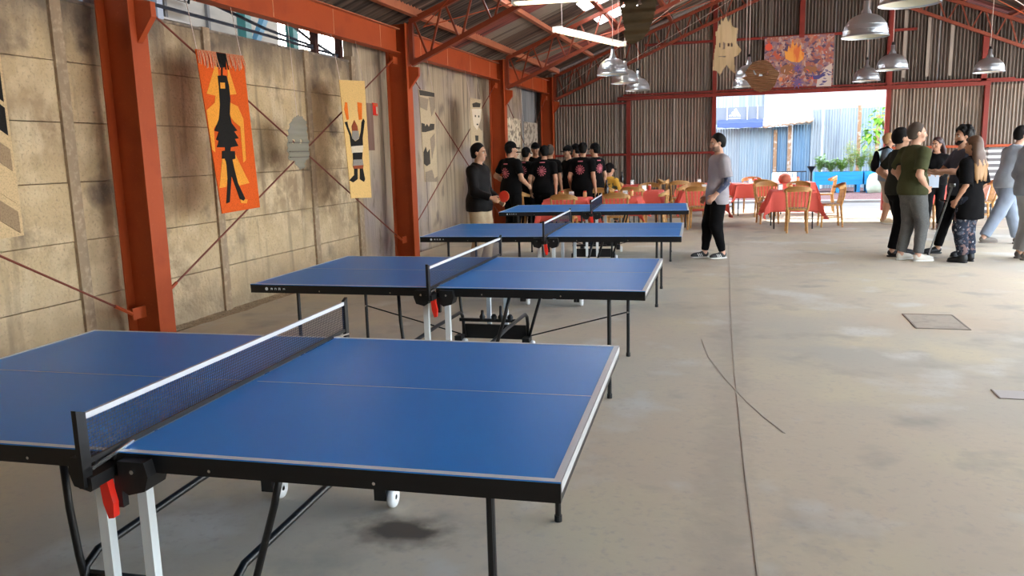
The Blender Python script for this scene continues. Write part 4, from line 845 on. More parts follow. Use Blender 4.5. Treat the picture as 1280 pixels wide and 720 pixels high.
def bottle(x, y, l): 
    t = thing('sauce_bottle', l, 'bottle', (x,y,.752)); MB().lathe([(0,0),(.04,0),(.042,.02),(.042,.17),(.036,.20),(.016,.24),(.015,.30)], seg=14).build('body', glass_dark, t, True); MB().lathe([(.019,.29),(.019,.325),(0,.325)], seg=12).build('cap', black_plastic, t, True)
bottle(-2.42,15.0,'dark tall bottle on the table behind the net')
bottle(-2.9,20.4,'dark bottle on the table by the mullion')
NP = [(.75,17.1,'A'),(.2,20.3,'B'),(1.2,20.6,'C'),(-.75,17.4,'D'),(-1.0,20.4,'E'),(-2.0,17.4,'F'),(-2.65,20.45,'G'),(-3.1,15.05,'H'),(-2.1,15.2,'J'),(3.7,17.7,'I')]
wh = {k: l for _,_,_,k,l in TB}
for x, y, k in NP:
    t = thing('napkin_holder', 'white napkin holder, table '+wh[k], 'napkins', (x,y,.752), .3, 'napkin holders')
    MB().b2((-.05,-.035,0),(.05,.035,.012)).build('base', steel_m, t); MB().b2((-.045,-.022,.012),(.045,.022,.115)).build('napkin_stack', paper_w, t)
    for sy in (-1,1): MB().b2((-.04,sy*.03-.003,.01),(.04,sy*.03+.003,.085)).build('plate', steel_m, t)
for x, y, k, m_ in ((1.02,17.15,'A',sauce_r),(.95,17.0,'A',amber),(1.32,20.75,'C',amber),(-.62,17.5,'D',amber),(-1.9,17.55,'F',sauce_r),(-2.0,15.35,'J',amber),(-2.3,15.4,'J',sauce_r),(-3.3,15.15,'H',amber),(-2.85,15.1,'H',amber),(.33,20.4,'B',sauce_r)):
    t = thing('sauce_jar', ('red' if m_ is sauce_r else 'amber')+(' outer' if x < -3.2 else '')+' jar, table '+wh[k], 'jar', (x,y,.752), 0, 'sauce jars')
    MB().lathe([(0,0),(.035,0),(.037,.01),(.037,.085),(.028,.10),(0,.10)], seg=12).build('body', m_, t, True); MB().lathe([(.03,.10),(.03,.12),(0,.122)], seg=12).build('lid', sauce_r if m_ is amber else paper_w, t, True)
t = thing('pink_bag', 'reddish folded bag left on the far table behind the man in grey', 'bag', (1.0,20.45,.752))
MB().lathe([(0,0),(.12,0),(.15,.06),(.13,.16),(.06,.21),(0,.22)], seg=12).build('body', M('brick_red_cloth', (.45,.12,.07), .8), t, True)
# slatted stand behind the man in pale grey
t = thing('slatted_stand', 'tall dark stand of white horizontal slats behind the striding man', 'stand', (5.50,20.6,0))
MB().b2((-.19,-.20,0),(.19,.2,1.46)).build('core', M('stand_dark', (.16,.15,.15), .7), t)
for i in range(11): MB().b2((-.21,-.24,.08+.128*i),(.21,.22,.135+.128*i)).build('slat', M('stand_white', (.74,.74,.74), .6) if 'stand_white' not in bpy.data.materials else bpy.data.materials['stand_white'], t)
# ------------------------------------------------------------------ people: smooth implicit bodies, one continuous surface each
V3 = lambda *a: np.array(a, float)
class SDF:
    def __init__(s): s.p = []
    def cone(s, a, b, ra, rb, k=.03, sub=False, flat=0):
        a, b = np.array(a, float), np.array(b, float); ba = b-a; L2 = max(ba@ba, 1e-9); un = ba/math.sqrt(L2)
        def f(P):
            pa = P-a; t = np.clip(pa@ba/L2, 0, 1); d = np.linalg.norm(pa-t[..., None]*ba, axis=-1)-(ra+(rb-ra)*t)
            if flat & 1: d = np.maximum(d, (P-b)@un)
            if flat & 2: d = np.maximum(d, -(pa@un))
            return d
        r = max(ra, rb); s.p.append((f, np.minimum(a, b)-r, np.maximum(a, b)+r, k, sub)); return s
    def chain(s, pts, rs, k=.02, flat=0):
        for i in range(len(pts)-1): s.cone(pts[i], pts[i+1], rs[i], rs[i+1], k, flat=flat if i == len(pts)-2 else 0)
        return s
    def ell(s, c, r, R=None, k=.03, sub=False):
        c, r = np.array(c, float), np.array(r, float)
        def f(P):
            q = P-c
            if R is not None: q = q@R
            k0 = np.linalg.norm(q/r, axis=-1); k1 = np.linalg.norm(q/(r*r), axis=-1)+1e-9; return k0*(k0-1)/k1
        m_ = r.max() if R is not None else r; s.p.append((f, c-m_, c+m_, k, sub)); return s
    def plane(s, c, n):        # keeps the side the normal points away from
        c, n = np.array(c, float), np.array(n, float); n = n/np.linalg.norm(n); s.p.append((lambda P: (P-c)@n, None, None, 0, 'cut')); return s
    def field(s, h):
        add = [q for q in s.p if not q[4]]
        lo = np.min([q[1] for q in add], 0)-.03; hi = np.max([q[2] for q in add], 0)+.03
        n = np.ceil((hi-lo)/h).astype(int)+1
        F_ = np.full(n, .2)
        ax = [lo[i]+np.arange(n[i])*h for i in range(3)]
        for f, a, b, k, sub in s.p:
            if a is None: i0, i1 = np.zeros(3, int), n
            else: mg = max(k, h*2)+.012; i0 = np.clip(((a-mg-lo)/h).astype(int), 0, n); i1 = np.clip(np.ceil((b+mg-lo)/h).astype(int)+1, 0, n)
            if (i1 <= i0).any(): continue
            sl_ = tuple(slice(u, v) for u, v in zip(i0, i1))
            P = np.stack(np.meshgrid(*[ax[i][i0[i]:i1[i]] for i in range(3)], indexing='ij'), -1); d = f(P); o = F_[sl_]
            if sub == 'cut': F_[sl_] = np.maximum(o, d)
            elif sub: hh = np.maximum(k-np.abs(o+d), 0)/k; F_[sl_] = np.maximum(o, -d)+hh*hh*k/4
            else: hh = np.maximum(k-np.abs(o-d), 0)/k; F_[sl_] = np.minimum(o, d)-hh*hh*k/4
        return F_, lo
    def mesh(s, name, mats, h=.012, scale=1, pick=None, parent=None, noise=0):
        F_, lo = s.field(h)
        if noise:
            ii = np.indices(F_.shape).astype(float)*h; F_ = F_+noise*(np.sin(ii[0]*31+ii[2]*23)*np.sin(ii[1]*29+ii[2]*17+1)+.6*np.sin(ii[2]*47+ii[0]*21))
        S = F_ < 0
        c8 = [S[i:S.shape[0]-1+i, j:S.shape[1]-1+j, k:S.shape[2]-1+k] for i in (0,1) for j in (0,1) for k in (0,1)]
        tot = sum(c.astype(np.int8) for c in c8); I = np.argwhere((tot > 0) & (tot < 8))
        idx = np.full(tot.shape, -1, int); idx[tuple(I.T)] = np.arange(len(I))
        cor = np.array([(i,j,k) for i in (0,1) for j in (0,1) for k in (0,1)])
        vals = np.stack([F_[tuple((I+c).T)] for c in cor], 1); acc = np.zeros((len(I), 3)); cnt = np.zeros(len(I))
        for a in range(8):
            for b in range(a+1, 8):
                if np.abs(cor[a]-cor[b]).sum() != 1: continue
                va, vb = vals[:, a], vals[:, b]; mk = (va < 0) != (vb < 0); t = np.where(mk, va/np.where(mk, va-vb, 1), 0)
                acc += mk[:, None]*(cor[a]+t[:, None]*(cor[b]-cor[a])); cnt += mk
        X = (I+acc/cnt[:, None])*h+lo; Q = []
        for ax in range(3):
            o1, o2 = [(1,2),(2,0),(0,1)][ax]
            a = np.moveaxis(S, ax, 0); e = np.moveaxis(a[:-1] != a[1:], 0, ax); E_ = np.argwhere(e)
            E_ = E_[(E_[:, o1] > 0) & (E_[:, o2] > 0)]
            d1, d2 = np.eye(3, dtype=int)[o1], np.eye(3, dtype=int)[o2]
            ins = S[tuple(E_.T)]
            q = np.stack([idx[tuple((E_-d1-d2).T)], idx[tuple((E_-d2).T)], idx[tuple(E_.T)], idx[tuple((E_-d1).T)]], 1)
            q[~ins] = q[~ins][:, ::-1]; Q.append(q)
        Q = np.concatenate(Q); Q = Q[(Q >= 0).all(1)]
        me = bpy.data.meshes.new(name); me.vertices.add(len(X)); me.vertices.foreach_set('co', (X*scale).astype(np.float32).ravel())
        me.loops.add(len(Q)*4); me.loops.foreach_set('vertex_index', Q.ravel().astype(np.int32)); me.polygons.add(len(Q))
        me.polygons.foreach_set('loop_start', np.arange(0, len(Q)*4, 4, dtype=np.int32)); me.polygons.foreach_set('loop_total', np.full(len(Q), 4, np.int32))
        for m_ in (mats if isinstance(mats, (list, tuple)) else [mats]): me.materials.append(m_)
        if pick is not None: me.polygons.foreach_set('material_index', pick(X[Q].mean(1)).astype(np.int32))
        me.polygons.foreach_set('use_smooth', np.ones(len(Q), bool)); me.update(calc_edges=True); me.validate()
        return link(name, me, parent)
def cloth(n, c, layers=(), rough=.9, bump=.15):
    m = M(n, c, rough, 0, layers, bump, 60, space='Object'); m.node_tree.nodes['Principled BSDF'].inputs['Specular IOR Level'].default_value = .12; return m
def unit(v): v = np.array(v, float); return v/np.linalg.norm(v)
def ik(a, t, l1, l2, hint):
    a, t, hint = map(lambda q: np.array(q, float), (a, t, hint)); d = t-a; L_ = np.linalg.norm(d); L_ = min(max(L_, .05), (l1+l2)*.999); u = unit(d); t = a+u*L_
    h = hint-u*(hint@u); h = unit(h); x = (l1*l1-l2*l2+L_*L_)/(2*L_); y = math.sqrt(max(l1*l1-x*x, 0)); return a+u*x+h*y, t
skin_l = M('skin_light', (.62,.36,.25), .5); skin_t = M('skin_tan', (.50,.27,.17), .5); skin_p = M('skin_olive', (.55,.31,.20), .5)
lip_m = M('lips', (.42,.16,.12), .5); eyew = M('eye_white', (.75,.72,.68), .3); iris = M('iris_dark', (.03,.018,.012), .2)
hair_b = M('black_hair', (.004,.003,.0025), .65); hair_d = M('dark_brown_hair', (.035,.02,.013), .5); hair_g = M('greying_hair', (.075,.055,.042), .55)
def sunburst(n, c, off=0):
    """black shirt with a flat printed pink sunburst on the back (+Y), drawn in the shirt's own coordinates"""
    m = M(n, c, .9); m.node_tree.nodes['Principled BSDF'].inputs['Specular IOR Level'].default_value = .12; nt = m.node_tree; N, L = nt.nodes, nt.links; b = N['Principled BSDF']
    tc = N.new('ShaderNodeTexCoord'); sp = N.new('ShaderNodeSeparateXYZ'); L.new(tc.outputs['Object'], sp.inputs[0])
    def mth(op, a, b_=None, c_=None):
        n_ = N.new('ShaderNodeMath'); n_.operation = op
        for i, q in enumerate((a, b_, c_)):
            if q is None: continue
            if isinstance(q, (int, float)): n_.inputs[i].default_value = q
            else: L.new(q, n_.inputs[i])
        return n_.outputs[0]
    x = sp.outputs[0]; z = mth('SUBTRACT', sp.outputs[2], 1.255); back = mth('GREATER_THAN', sp.outputs[1], .02)
    ang = mth('ARCTAN2', z, x); rad = mth('SQRT', mth('ADD', mth('MULTIPLY', x, x), mth('MULTIPLY', z, z)))
    ray = mth('MULTIPLY', mth('GREATER_THAN', mth('SINE', mth('MULTIPLY', ang, 12)), .1), .062)
    lim = mth('ADD', .036, mth('MAXIMUM', ray, -.02)); inn = mth('LESS_THAN', rad, lim); hole = mth('GREATER_THAN', mth('ADD', mth('SINE', mth('MULTIPLY', rad, 260)), 1.6), .75)
    word = mth('MULTIPLY', mth('LESS_THAN', mth('ABSOLUTE', mth('SUBTRACT', z, .165)), .010), mth('LESS_THAN', mth('ABSOLUTE', x), .055))
    msk = mth('MULTIPLY', back, mth('MAXIMUM', mth('MULTIPLY', inn, hole), word))
    mx = N.new('ShaderNodeMix'); mx.data_type = 'RGBA'; L.new(msk, mx.inputs[0]); mx.inputs[6].default_value = (*c, 1); mx.inputs[7].default_value = (.72,.20,.25,1); L.new(mx.outputs[2], b.inputs['Base Color'])
    return m
def person(label, loc, face, H=1.75, skin=skin_l, lean=(0,0), hip=None, arms=None, legs=None, head=(0,0), hair=None, shirt=None, pants=None, shoes=None, cap=None, beard=None,
           fine=.0105, build=1.0, female=False, group=None, tattoo=None, name='person', seat=False):
    """Local axes: forward -Y, the person's own left +X. arms/legs give hand and ankle targets."""
    t = thing(name, label, 'person', loc, math.atan2(face[0], -face[1]), group); sc = H/1.75; W = build
    hz = hip if hip is not None else .93; dz = hz-.93
    sp = lambda x, y, z: V3(x+lean[0]*max(0, z-.95)/.5, y+lean[1]*max(0, z-.95)/.5, z+dz)     # a point of the trunk
    sw = (.165 if female else .185)*W
    sh = {+1: sp(sw, .01, 1.385), -1: sp(-sw, .01, 1.385)}; hp = {+1: V3(.09*W, 0, .90+dz), -1: V3(-.09*W, 0, .90+dz)}
    A, Lg = {}, {}
    for s, key in ((1,'L'), (-1,'R')):
        tg, hint, palm, curl = (arms or {}).get(key, ((s*.05,-.04,-.53), (s*.25,1,0), (-s,0,0), .35))
        el, wr = ik(sh[s], sh[s]+V3(*tg), .29, .255, V3(*hint)); A[s] = (el, wr, unit(palm), curl)
        at, kh, ft = (legs or {}).get(key, ((s*.10,.02,.085), (0,-1,0), (s*.25,-1,0)))
        kn, an = ik(hp[s], V3(*at), .414, .412, V3(*kh)); Lg[s] = (kn, an, unit((ft[0],ft[1],0)), ft[2])
    nb = sp(0,.015,1.42); nt_ = sp(0,-.012,1.535)+V3(lean[0],lean[1],0)*.1; yaw, pit = head
    Rm = np.array(Matrix.Rotation(yaw,3,'Z') @ Matrix.Rotation(pit,3,'X')); hd = lambda x, y, z: nt_+Rm@V3(x,y,z); HC = (0,-.01,.115)
    def torso(b, g):
        b.ell(sp(0,.005,.95), V3(.155*W+.0+(.01 if female else 0),.112*W,.13)+g, k=.05); b.ell(sp(0,-.004,1.09), V3((.128 if female else .142)*W,.102*W,.17)+g, k=.06)
        b.ell(sp(0,.004,1.28), V3((.145 if female else .160)*W,.112*W,.165)+g, k=.06); [b.cone(sp(0,.012,1.432), sp(s_*sw*.88,.012,1.392), .052+g, .046+g, k=.06) for s_ in (1,-1)]
        if female: b.ell(sp(.07,-.085,1.27), V3(.06,.05,.06)+g, k=.05).ell(sp(-.07,-.085,1.27), V3(.06,.05,.06)+g, k=.05)
        return b
    fat = 1.0 if not female else .86
    def arm(b, s, g, full=True):
        el, wr, _, _ = A[s]; b.cone(sh[s], el, .050*fat*W+g, .042*fat+g, k=.05)
        if full: b.cone(el, el+(wr-el)*.35, .042*fat+g, .041*fat+g, k=.02).cone(el+(wr-el)*.35, wr, .041*fat+g, .027*fat+g, k=.02)
    # ---- body
    B = SDF(); torso(B, 0); B.cone(nb, nt_+V3(0,0,.03), .060*fat, .054*fat, k=.04)
    for s in (1,-1):
        arm(B, s, 0); kn, an, fd, ft = Lg[s]
        B.cone(hp[s], kn, .088*W, .056, k=.06).cone(kn, kn+(an-kn)*.35-fd*-.012*-1, .054, .056, k=.03).cone(kn+(an-kn)*.35, an, .053, .037, k=.03)
        B.cone(an-V3(0,0,.03), an+fd*.06-V3(0,0,.045), .038, .036, k=.03).cone(an+fd*.06-V3(0,0,.045), an+fd*.155-V3(0,0,.058), .038, .026, k=.02)
        # hand: palm, four unequal bent fingers, thumb from the side of the palm
        el, wr, pn, cu = A[s]; fw = unit(wr-el); pn = unit(pn-fw*(pn@fw)); sd = np.cross(fw, pn)*s*-1      # sd points to the thumb side
        kc = wr+fw*.085; R = np.stack([fw, sd, pn], 1)
        B.ell(wr+fw*.048, (.054,.040,.019), R, k=.02)
        for j, (off, ln) in enumerate(((.030,.070),(.010,.078),(-.010,.073),(-.029,.058))):
            b0 = wr+fw*.080+sd*off*.85; a1 = cu*.9; a2 = a1+cu*1.3
            b1 = b0+(fw*math.cos(a1)+pn*math.sin(a1)+sd*off*.8)*ln*.52; b2 = b1+(fw*math.cos(a2)+pn*math.sin(a2))*ln*.48
            B.cone(b0, b1, .0098, .0090, k=.008).cone(b1, b2, .0088, .0074, k=.006)
        th0 = wr+fw*.025+sd*.028; th1 = th0+fw*.030+sd*.026+pn*.010; th2 = th1+fw*.028+sd*.006+pn*(.008+.02*cu)
        B.cone(th0, th1, .0135, .0115, k=.014).cone(th1, th2, .0112, .0088, k=.006)
    B.ell(hd(0,.012,.135), (.076,.095,.100), Rm, k=.02).ell(hd(0,-.030,.075), (.058,.062,.075), Rm, k=.04).ell(hd(0,-.068,.018), (.026,.024,.020), Rm, k=.03)
    B.ell(hd(0,-.082,.128), (.048,.016,.014), Rm, k=.02)                      # brow
    for s in (1,-1):
        B.ell(hd(s*.031,-.094,.106), (.019,.016,.014), Rm, k=.014, sub=True); B.ell(hd(s*.045,-.062,.075), (.024,.026,.024), Rm, k=.025)
        B.ell(hd(s*.077,.004,.105), (.010,.020,.032), Rm, k=.008)             # ear
    B.cone(hd(0,-.086,.118), hd(0,-.112,.072), .010, .014, k=.014).ell(hd(0,-.092,.068), (.018,.014,.010), Rm, k=.010)
    B.ell(hd(0,-.090,.040), (.022,.010,.006), Rm, k=.006).ell(hd(0,-.088,.029), (.019,.010,.007), Rm, k=.006)
    el_t = None
    if isinstance(beard, tuple): stub, beard = beard[0], None
    else: stub = None
    mats = [skin, lip_m]; lipc = hd(0,-.098,.035)
    mats += [tattoo[1] if tattoo else skin, stub or skin]
    def pick(X):
        r = np.zeros(len(X)); q_ = (X-nt_)@Rm
        if stub: r[(q_[:,1] < -.005) & (q_[:,2] < .062-.25*np.maximum(0,.05-np.abs(q_[:,0]))) & (q_[:,2] > -.018) & (np.abs(q_[:,0]) < .08)] = 3
        r[np.linalg.norm((X-lipc)*np.array([1,1,1.9]), axis=1) < .020] = 1
        if tattoo:
            el, wr = A[tattoo[0]][:2]; a0 = sh[tattoo[0]]
            for p, q, u0, u1 in ((a0, el, .35, 1.0), (el, wr, 0, .72)):
                tt = (X-p)@(q-p)/((q-p)@(q-p)); dd = np.linalg.norm(X-p-np.clip(tt,0,1)[:,None]*(q-p), axis=1); r[(dd < .062) & (tt >= u0) & (tt <= u1+.06)] = 2
        return r
    if not female: pass
    B.mesh('body', mats, fine, sc, pick, t)
    for s in (1,-1):
        e = SDF().ell(hd(s*.031,-.080,.107), (.0125,.0125,.0088), Rm); e.mesh('eye', [eyew, iris], .004, sc, (lambda s: lambda X: (np.linalg.norm(X-hd(s*.031,-.0925,.107), axis=1) < .0068))(s), t)
    # ---- hair, cap, beard
    hm = (hair or {}).get('mat', hair_b); hk = (hair or {}).get('kind', 'short'); vol = (hair or {}).get('vol', .010)
    if hk != 'none':
        G = SDF().ell(hd(0,.018,.138), (.078+vol,.096+vol,.101+vol), Rm, k=.01).ell(hd(0,.05,.085), (.066+vol*.5,.055+vol,.075), Rm, k=.02)
        if hk == 'curly':
            for _ in range(46):
                v = unit(rng.normal(0,1,3)); v[2] = abs(v[2])*1.1-.25; v = unit(v); G.ell(hd(*(np.array([0,.025,.145])+v*np.array([.082,.092,.098])*1.12)), (.026,)*3, k=.012)
        G.ell(hd(0,-.118,.095), (.14,.098,.111), Rm, k=.012, sub=True)
        for s in (1,-1): G.ell(hd(s*.09,-.012,.07), (.03,.034,.055), Rm, k=.01, sub=True)
        G.plane(hd(0,0,.03), -Rm[:,2])
        if hk == 'long':
            ln = hair.get('len', .42)
            for k in range(9):
                a = -1.25+2.5*k/8; p0 = hd(.080*math.sin(a), .035+.060*math.cos(a), .13); p1 = hd(.095*math.sin(a), .045+.075*math.cos(a), .0); p2 = nt_+V3(.12*math.sin(a), .075+.07*math.cos(a), -.16)+Rm@V3(0,.02,0); p3 = p2+V3(rng.uniform(-.02,.02),.02,-max(.05,ln-.28)*rng.uniform(.8,1.1))
                G.chain([p0,p1,p2,p3], [.026,.034,.032,.012], k=.02)
        hmts = [hm]+([hair['tip']] if hair and 'tip' in hair else []); zc = nt_[2]-.13
        G.mesh('hair', hmts, .009, sc, (lambda X: (X[:,2] < zc+.05*np.sin(X[:,0]*90)).astype(int)) if len(hmts) > 1 else None, t, noise=.0025)
    bw = SDF()
    for s in (1,-1): bw.cone(hd(s*.013,-.0985,.131), hd(s*.047,-.088,.130), .0064, .005, k=.004)
    bw.mesh('eyebrows', hm if hk != 'none' else hair_b, .005, sc, None, t)
    if beard:
        G = SDF().ell(hd(0,-.034,.058), (.063,.066,.066), Rm, k=.02).ell(hd(0,-.074,.012), (.031,.029,.026), Rm, k=.025).ell(hd(0,-.094,.054), (.028,.010,.007), Rm, k=.01)
        G.ell(hd(0,-.108,.083), (.060,.055,.042), Rm, k=.01, sub=True).ell(hd(0,-.104,.035), (.022,.018,.011), Rm, k=.006, sub=True).plane(hd(0,-.005,.06), Rm@V3(0,1,.25)); G.mesh('beard', beard, .007, sc, None, t)
    if cap:
        cd = cap.get('back', 0); sg = -1 if not cd else 1
        G = SDF().ell(hd(0,.012,.150), (.091,.110,.100), Rm, k=.01); G.plane(hd(0,0,.128), -Rm@V3(0,-.10*sg*-1*0,1)); G.ell(hd(0,.012,.245), (.012,.012,.010), Rm, k=.006)
        cp_ = G.mesh('cap', cap['mat'], .009, sc, None, t)
        G = SDF().ell(hd(0,sg*.10,.130), (.072,.085,.012), Rm, k=.01); G.mesh('cap_brim', cap['mat'], .007, sc, None, t)
    # ---- clothes
    if shirt:
        g = shirt.get('g', .020); G = torso(SDF(), g)
        fl_ = shirt.get('flare', .018); hem = shirt.get('hem', .80)
        G.cone(sp(0,.004,1.15), sp(0,.004,hem), .02, .02, k=.02) if False else None
        gp = (pants or {}).get('g', .02); rx, ry = max(.172*W+fl_, .178*W+gp+.012), max(.130*W+fl_, .100*W+gp+.022); G.ell(sp(0,.008,hem+.03), V3(rx,ry,.34), k=.05); G.ell(sp(0,.006,(hem+1.06)/2), V3(.168*W+fl_,.126*W+fl_,.22), k=.05)
        sv = shirt.get('sleeve', .62)
        for s in (1,-1):
            el, wr, _, _ = A[s]; gs_ = g*.75+shirt.get('wide', 0)
            if sv <= 1: G.cone(sh[s], sh[s]+(el-sh[s])*sv, .050*fat*W+gs_, .050*fat+gs_, k=.05, flat=1)
            else: arm2 = el+(wr-el)*(sv-1); G.cone(sh[s], el, .050*fat*W+gs_*.8, .046*fat+gs_*.8, k=.05).cone(el, arm2, .046*fat+gs_*.8, .036*fat+gs_*.6, k=.03, flat=1)
        G.plane(sp(0,0,hem), (0,0,-1)); nk = nt_-nb
        G.cone(nb+nk*.28, nt_+nk*.7, .066*fat+.004, .085, k=.012, sub=True)
        so_ = G.mesh('shirt', shirt['mat'], .0125, sc, shirt.get('pick'), t, noise=.0018)
        if shirt.get('collar'):
            G = SDF(); 
            for k in range(12): a0, a1 = 2*PI*k/12, 2*PI*(k+1)/12; G.cone(nb+nk*.40+V3(.066*math.cos(a0),.062*math.sin(a0),.012*math.sin(a0)), nb+nk*.40+V3(.066*math.cos(a1),.062*math.sin(a1),.012*math.sin(a1)), .014, .014, k=.01)
            G.mesh('collar', shirt['collar'], .009, sc, None, so_)
    if pants:
        g = pants.get('g', .020); G = SDF().ell(sp(0,.005,.95), V3(.158*W,.115*W,.13)+g*.35, k=.05).ell(V3(0,.03,.88+dz), V3(.140*W,.105,.10)+g*.35, k=.05); cut = pants.get('cut', 1.0)
        for s in (1,-1):
            kn, an, fd, ft = Lg[s]; G.cone(hp[s], kn, .088*W+g, .060+g*pants.get('baggy',1), k=.05)
            if cut >= .9: e_ = an+(kn-an)*.06; G.cone(kn, e_, .060+g*pants.get('baggy',1), pants.get('cuff',.050)+g*.5, k=.03, flat=1)
            else: e_ = kn+(an-kn)*max(0,cut-.5)*2; G.cone(kn, e_, .062+g*1.2, .062+g*1.2, k=.02, flat=1)
        G.plane(sp(0,0,1.04), (0,0,1)); G.mesh('trousers' if cut >= .9 else 'shorts', pants['mat'], .0125, sc, None, t, noise=.0022)
    if shoes:
        for s in (1,-1):
            kn, an, fd, ft = Lg[s]; gz = an[2]-.085+ft; sd = np.cross(fd, V3(0,0,1)); up = V3(0,0,1); base = V3(an[0],an[1],gz)
            R = np.stack([sd, fd, up], 1)
            G = SDF().ell(base+fd*.005+up*.060, (.040,.062,.050), R, k=.02).ell(base+fd*.085+up*.040, (.043,.105,.042), R, k=.03).ell(base+fd*.15+up*.032, (.042,.052,.030), R, k=.02)
            if shoes.get('boot'): G.cone(an+V3(0,0,.075), an-V3(0,0,.03), .056, .050, k=.03, flat=2)
            G.plane(base+up*.016, -up); sh_ = G.mesh('shoe', shoes['mat'], .008, sc, None, t)
            if shoes.get('boot') is None or shoes.get('sole'):
                G = SDF().ell(base+fd*.0+up*.012, (.043,.064,.05), R, k=.02).ell(base+fd*.09+up*.012, (.047,.112,.05), R, k=.03).ell(base+fd*.15+up*.01, (.045,.056,.05), R, k=.02).plane(base+up*.022, up).plane(base+up*.0, -up); G.mesh('sole', shoes.get('sole', shoes['mat']), .008, sc, None, sh_)
            if shoes.get('stripe'):
                for q_ in range(3):
                    c_ = base+fd*(.05+.025*q_)+up*.045; mbq = MB(); 
                    for sg in (1,-1): mbq.tube([Vector((c_+sd*sg*.042-fd*.012+up*-.018)*sc), Vector((c_+sd*sg*.036+fd*.012+up*.022)*sc)], .006, 5)
                    mbq.build('stripe', shoes['stripe'], sh_)
    t['_'] = 0; del t['_']
    return t, dict(A={k: (t_[0]*sc, t_[1]*sc) for k, t_ in A.items()}, sp=lambda *a: sp(*a)*sc, hd=lambda *a: hd(*a)*sc, nb=nb*sc, L=Lg, sc=sc, hand={s: (A[s][1]*sc, unit(A[s][1]-A[s][0]), A[s][2]) for s in (1,-1)})
for _m in (hair_b, hair_d, hair_g, skin_l, skin_t, skin_p): _m.node_tree.nodes['Principled BSDF'].inputs['Specular IOR Level'].default_value = .18
black_c = cloth('black_cotton', (.0045,.0042,.0045), [(9,3,(.008,.0075,.008),.5,.75)]); jacket_c = cloth('black_jacket', (.006,.0048,.005), [(7,3,(.014,.011,.011),.55,.8)], .6)
khaki = cloth('khaki_cotton', (.44,.34,.22), [(7,3,(.36,.27,.17),.5,.75)]); grey_tee = cloth('grey_violet_tee', (.40,.37,.39), [(8,3,(.33,.30,.32),.5,.75)]); olive = cloth('olive_tee', (.062,.066,.030), [(7,3,(.042,.046,.02),.5,.75)])
greyjean = cloth('grey_denim', (.13,.13,.125), [((9,9,4),4,(.08,.08,.08),.48,.7),(60,2,(.18,.18,.17),.55,.8)]); slate = cloth('slate_tee', (.075,.08,.105)); bluegrey = cloth('blue_grey_tee', (.20,.27,.34))
camo = cloth('dark_floral_cotton', (.025,.03,.045), [(13,3,(.20,.13,.12),.56,.60),(17,3,(.10,.11,.14),.56,.62),(21,2,(.42,.42,.44),.66,.70)]); sweater = cloth('pale_grey_knit', (.36,.40,.45), [(6,3,(.30,.34,.39),.45,.75)]); palejean = cloth('pale_blue_grey_denim', (.25,.29,.35), [((8,8,4),4,(.19,.22,.27),.48,.72)])
palegrey = cloth('light_grey_cotton', (.50,.51,.51)); white_sh = M('white_leather', (.66,.62,.53), .6); sole_w = M('white_rubber', (.75,.73,.68), .6); black_sh = M('black_leather', (.005,.005,.0055), .5); brown_sh = M('grey_brown_suede', (.17,.145,.12), .8); beige_sh = M('beige_canvas', (.55,.45,.28), .8)
cap_m = cloth('black_cap_cotton', (.004,.004,.005)); sb = sunburst('black_shirt_with_sunburst', (.0042,.004,.0044)); yellow_c = cloth('yellow_print_cotton', (.62,.34,.05), [(12,3,(.10,.10,.06),.57,.62)]); tat = M('tattoo_ink', (.055,.07,.13), .55, 0, [(30,3,(.20,.17,.18),.55,.7)], space='Object')
# the man with the red bat
T_, I_ = person('man in black jacket and khaki trousers holding a red bat by the third table', (-3.52,10.72,0), (1,-.12), 1.74, skin_p, arms={'R': ((-.03,-.30,-.36),(-.3,1,-.3),(.8,0,-.3),1.0),'L': ((.02,-.22,-.42),(.4,1,0),(-1,0,0),.6)},
    legs={'L': ((.10,-.02,.085),(0,-1,0),(.25,-1,0)),'R': ((-.11,.06,.085),(0,-1,0),(-.2,-1,0))}, hair=dict(mat=hair_b, vol=.012), shirt=dict(mat=jacket_c, g=.034, sleeve=1.93, hem=.83, flare=.03, collar=jacket_c), pants=dict(mat=khaki, g=.028, baggy=1.2, cuff=.062), shoes=dict(mat=cloth('grey_sneaker',(.30,.30,.30)), sole=sole_w), head=(.0,.02), build=1.08, fine=.009)
wr, fd, pn = I_['hand'][-1]; mw = T_.matrix_basis if False else None
bt = thing('table_tennis_bat', 'red table tennis bat held by the man in the black jacket', 'bat')
rot = Matrix.Rotation(math.atan2(1, .12), 4, 'Z'); M4 = Matrix.Translation((-3.52,10.72,0)) @ rot
hc = np.array(M4 @ Vector(wr+fd*.075+pn*.028)); dr = unit((.80,-.25,.42)); nn = unit(np.cross(dr, (0,0,1))); ss = np.cross(nn, dr)
def P3(a, b, tt): return tuple(hc+dr*a+ss*b+nn*tt)
MB().prism([(-.06,-.013),(.045,-.012),(.055,-.02),(.055,.02),(.045,.012),(-.06,.013)], P3, -.011, .011).build('handle', wood, bt, fix=True)
oval = [(.125+.082*math.cos(a), .076*math.sin(a)) for a in np.linspace(0,2*PI,24,endpoint=False)]
MB().prism(oval, P3, -.0035, .0035).build('blade', wood, bt, fix=True); MB().prism(oval, P3, .0037, .006).build('rubber', red_plastic, bt, fix=True); MB().prism(oval, P3, -.006, -.0037).build('rubber', red_plastic, bt, fix=True)
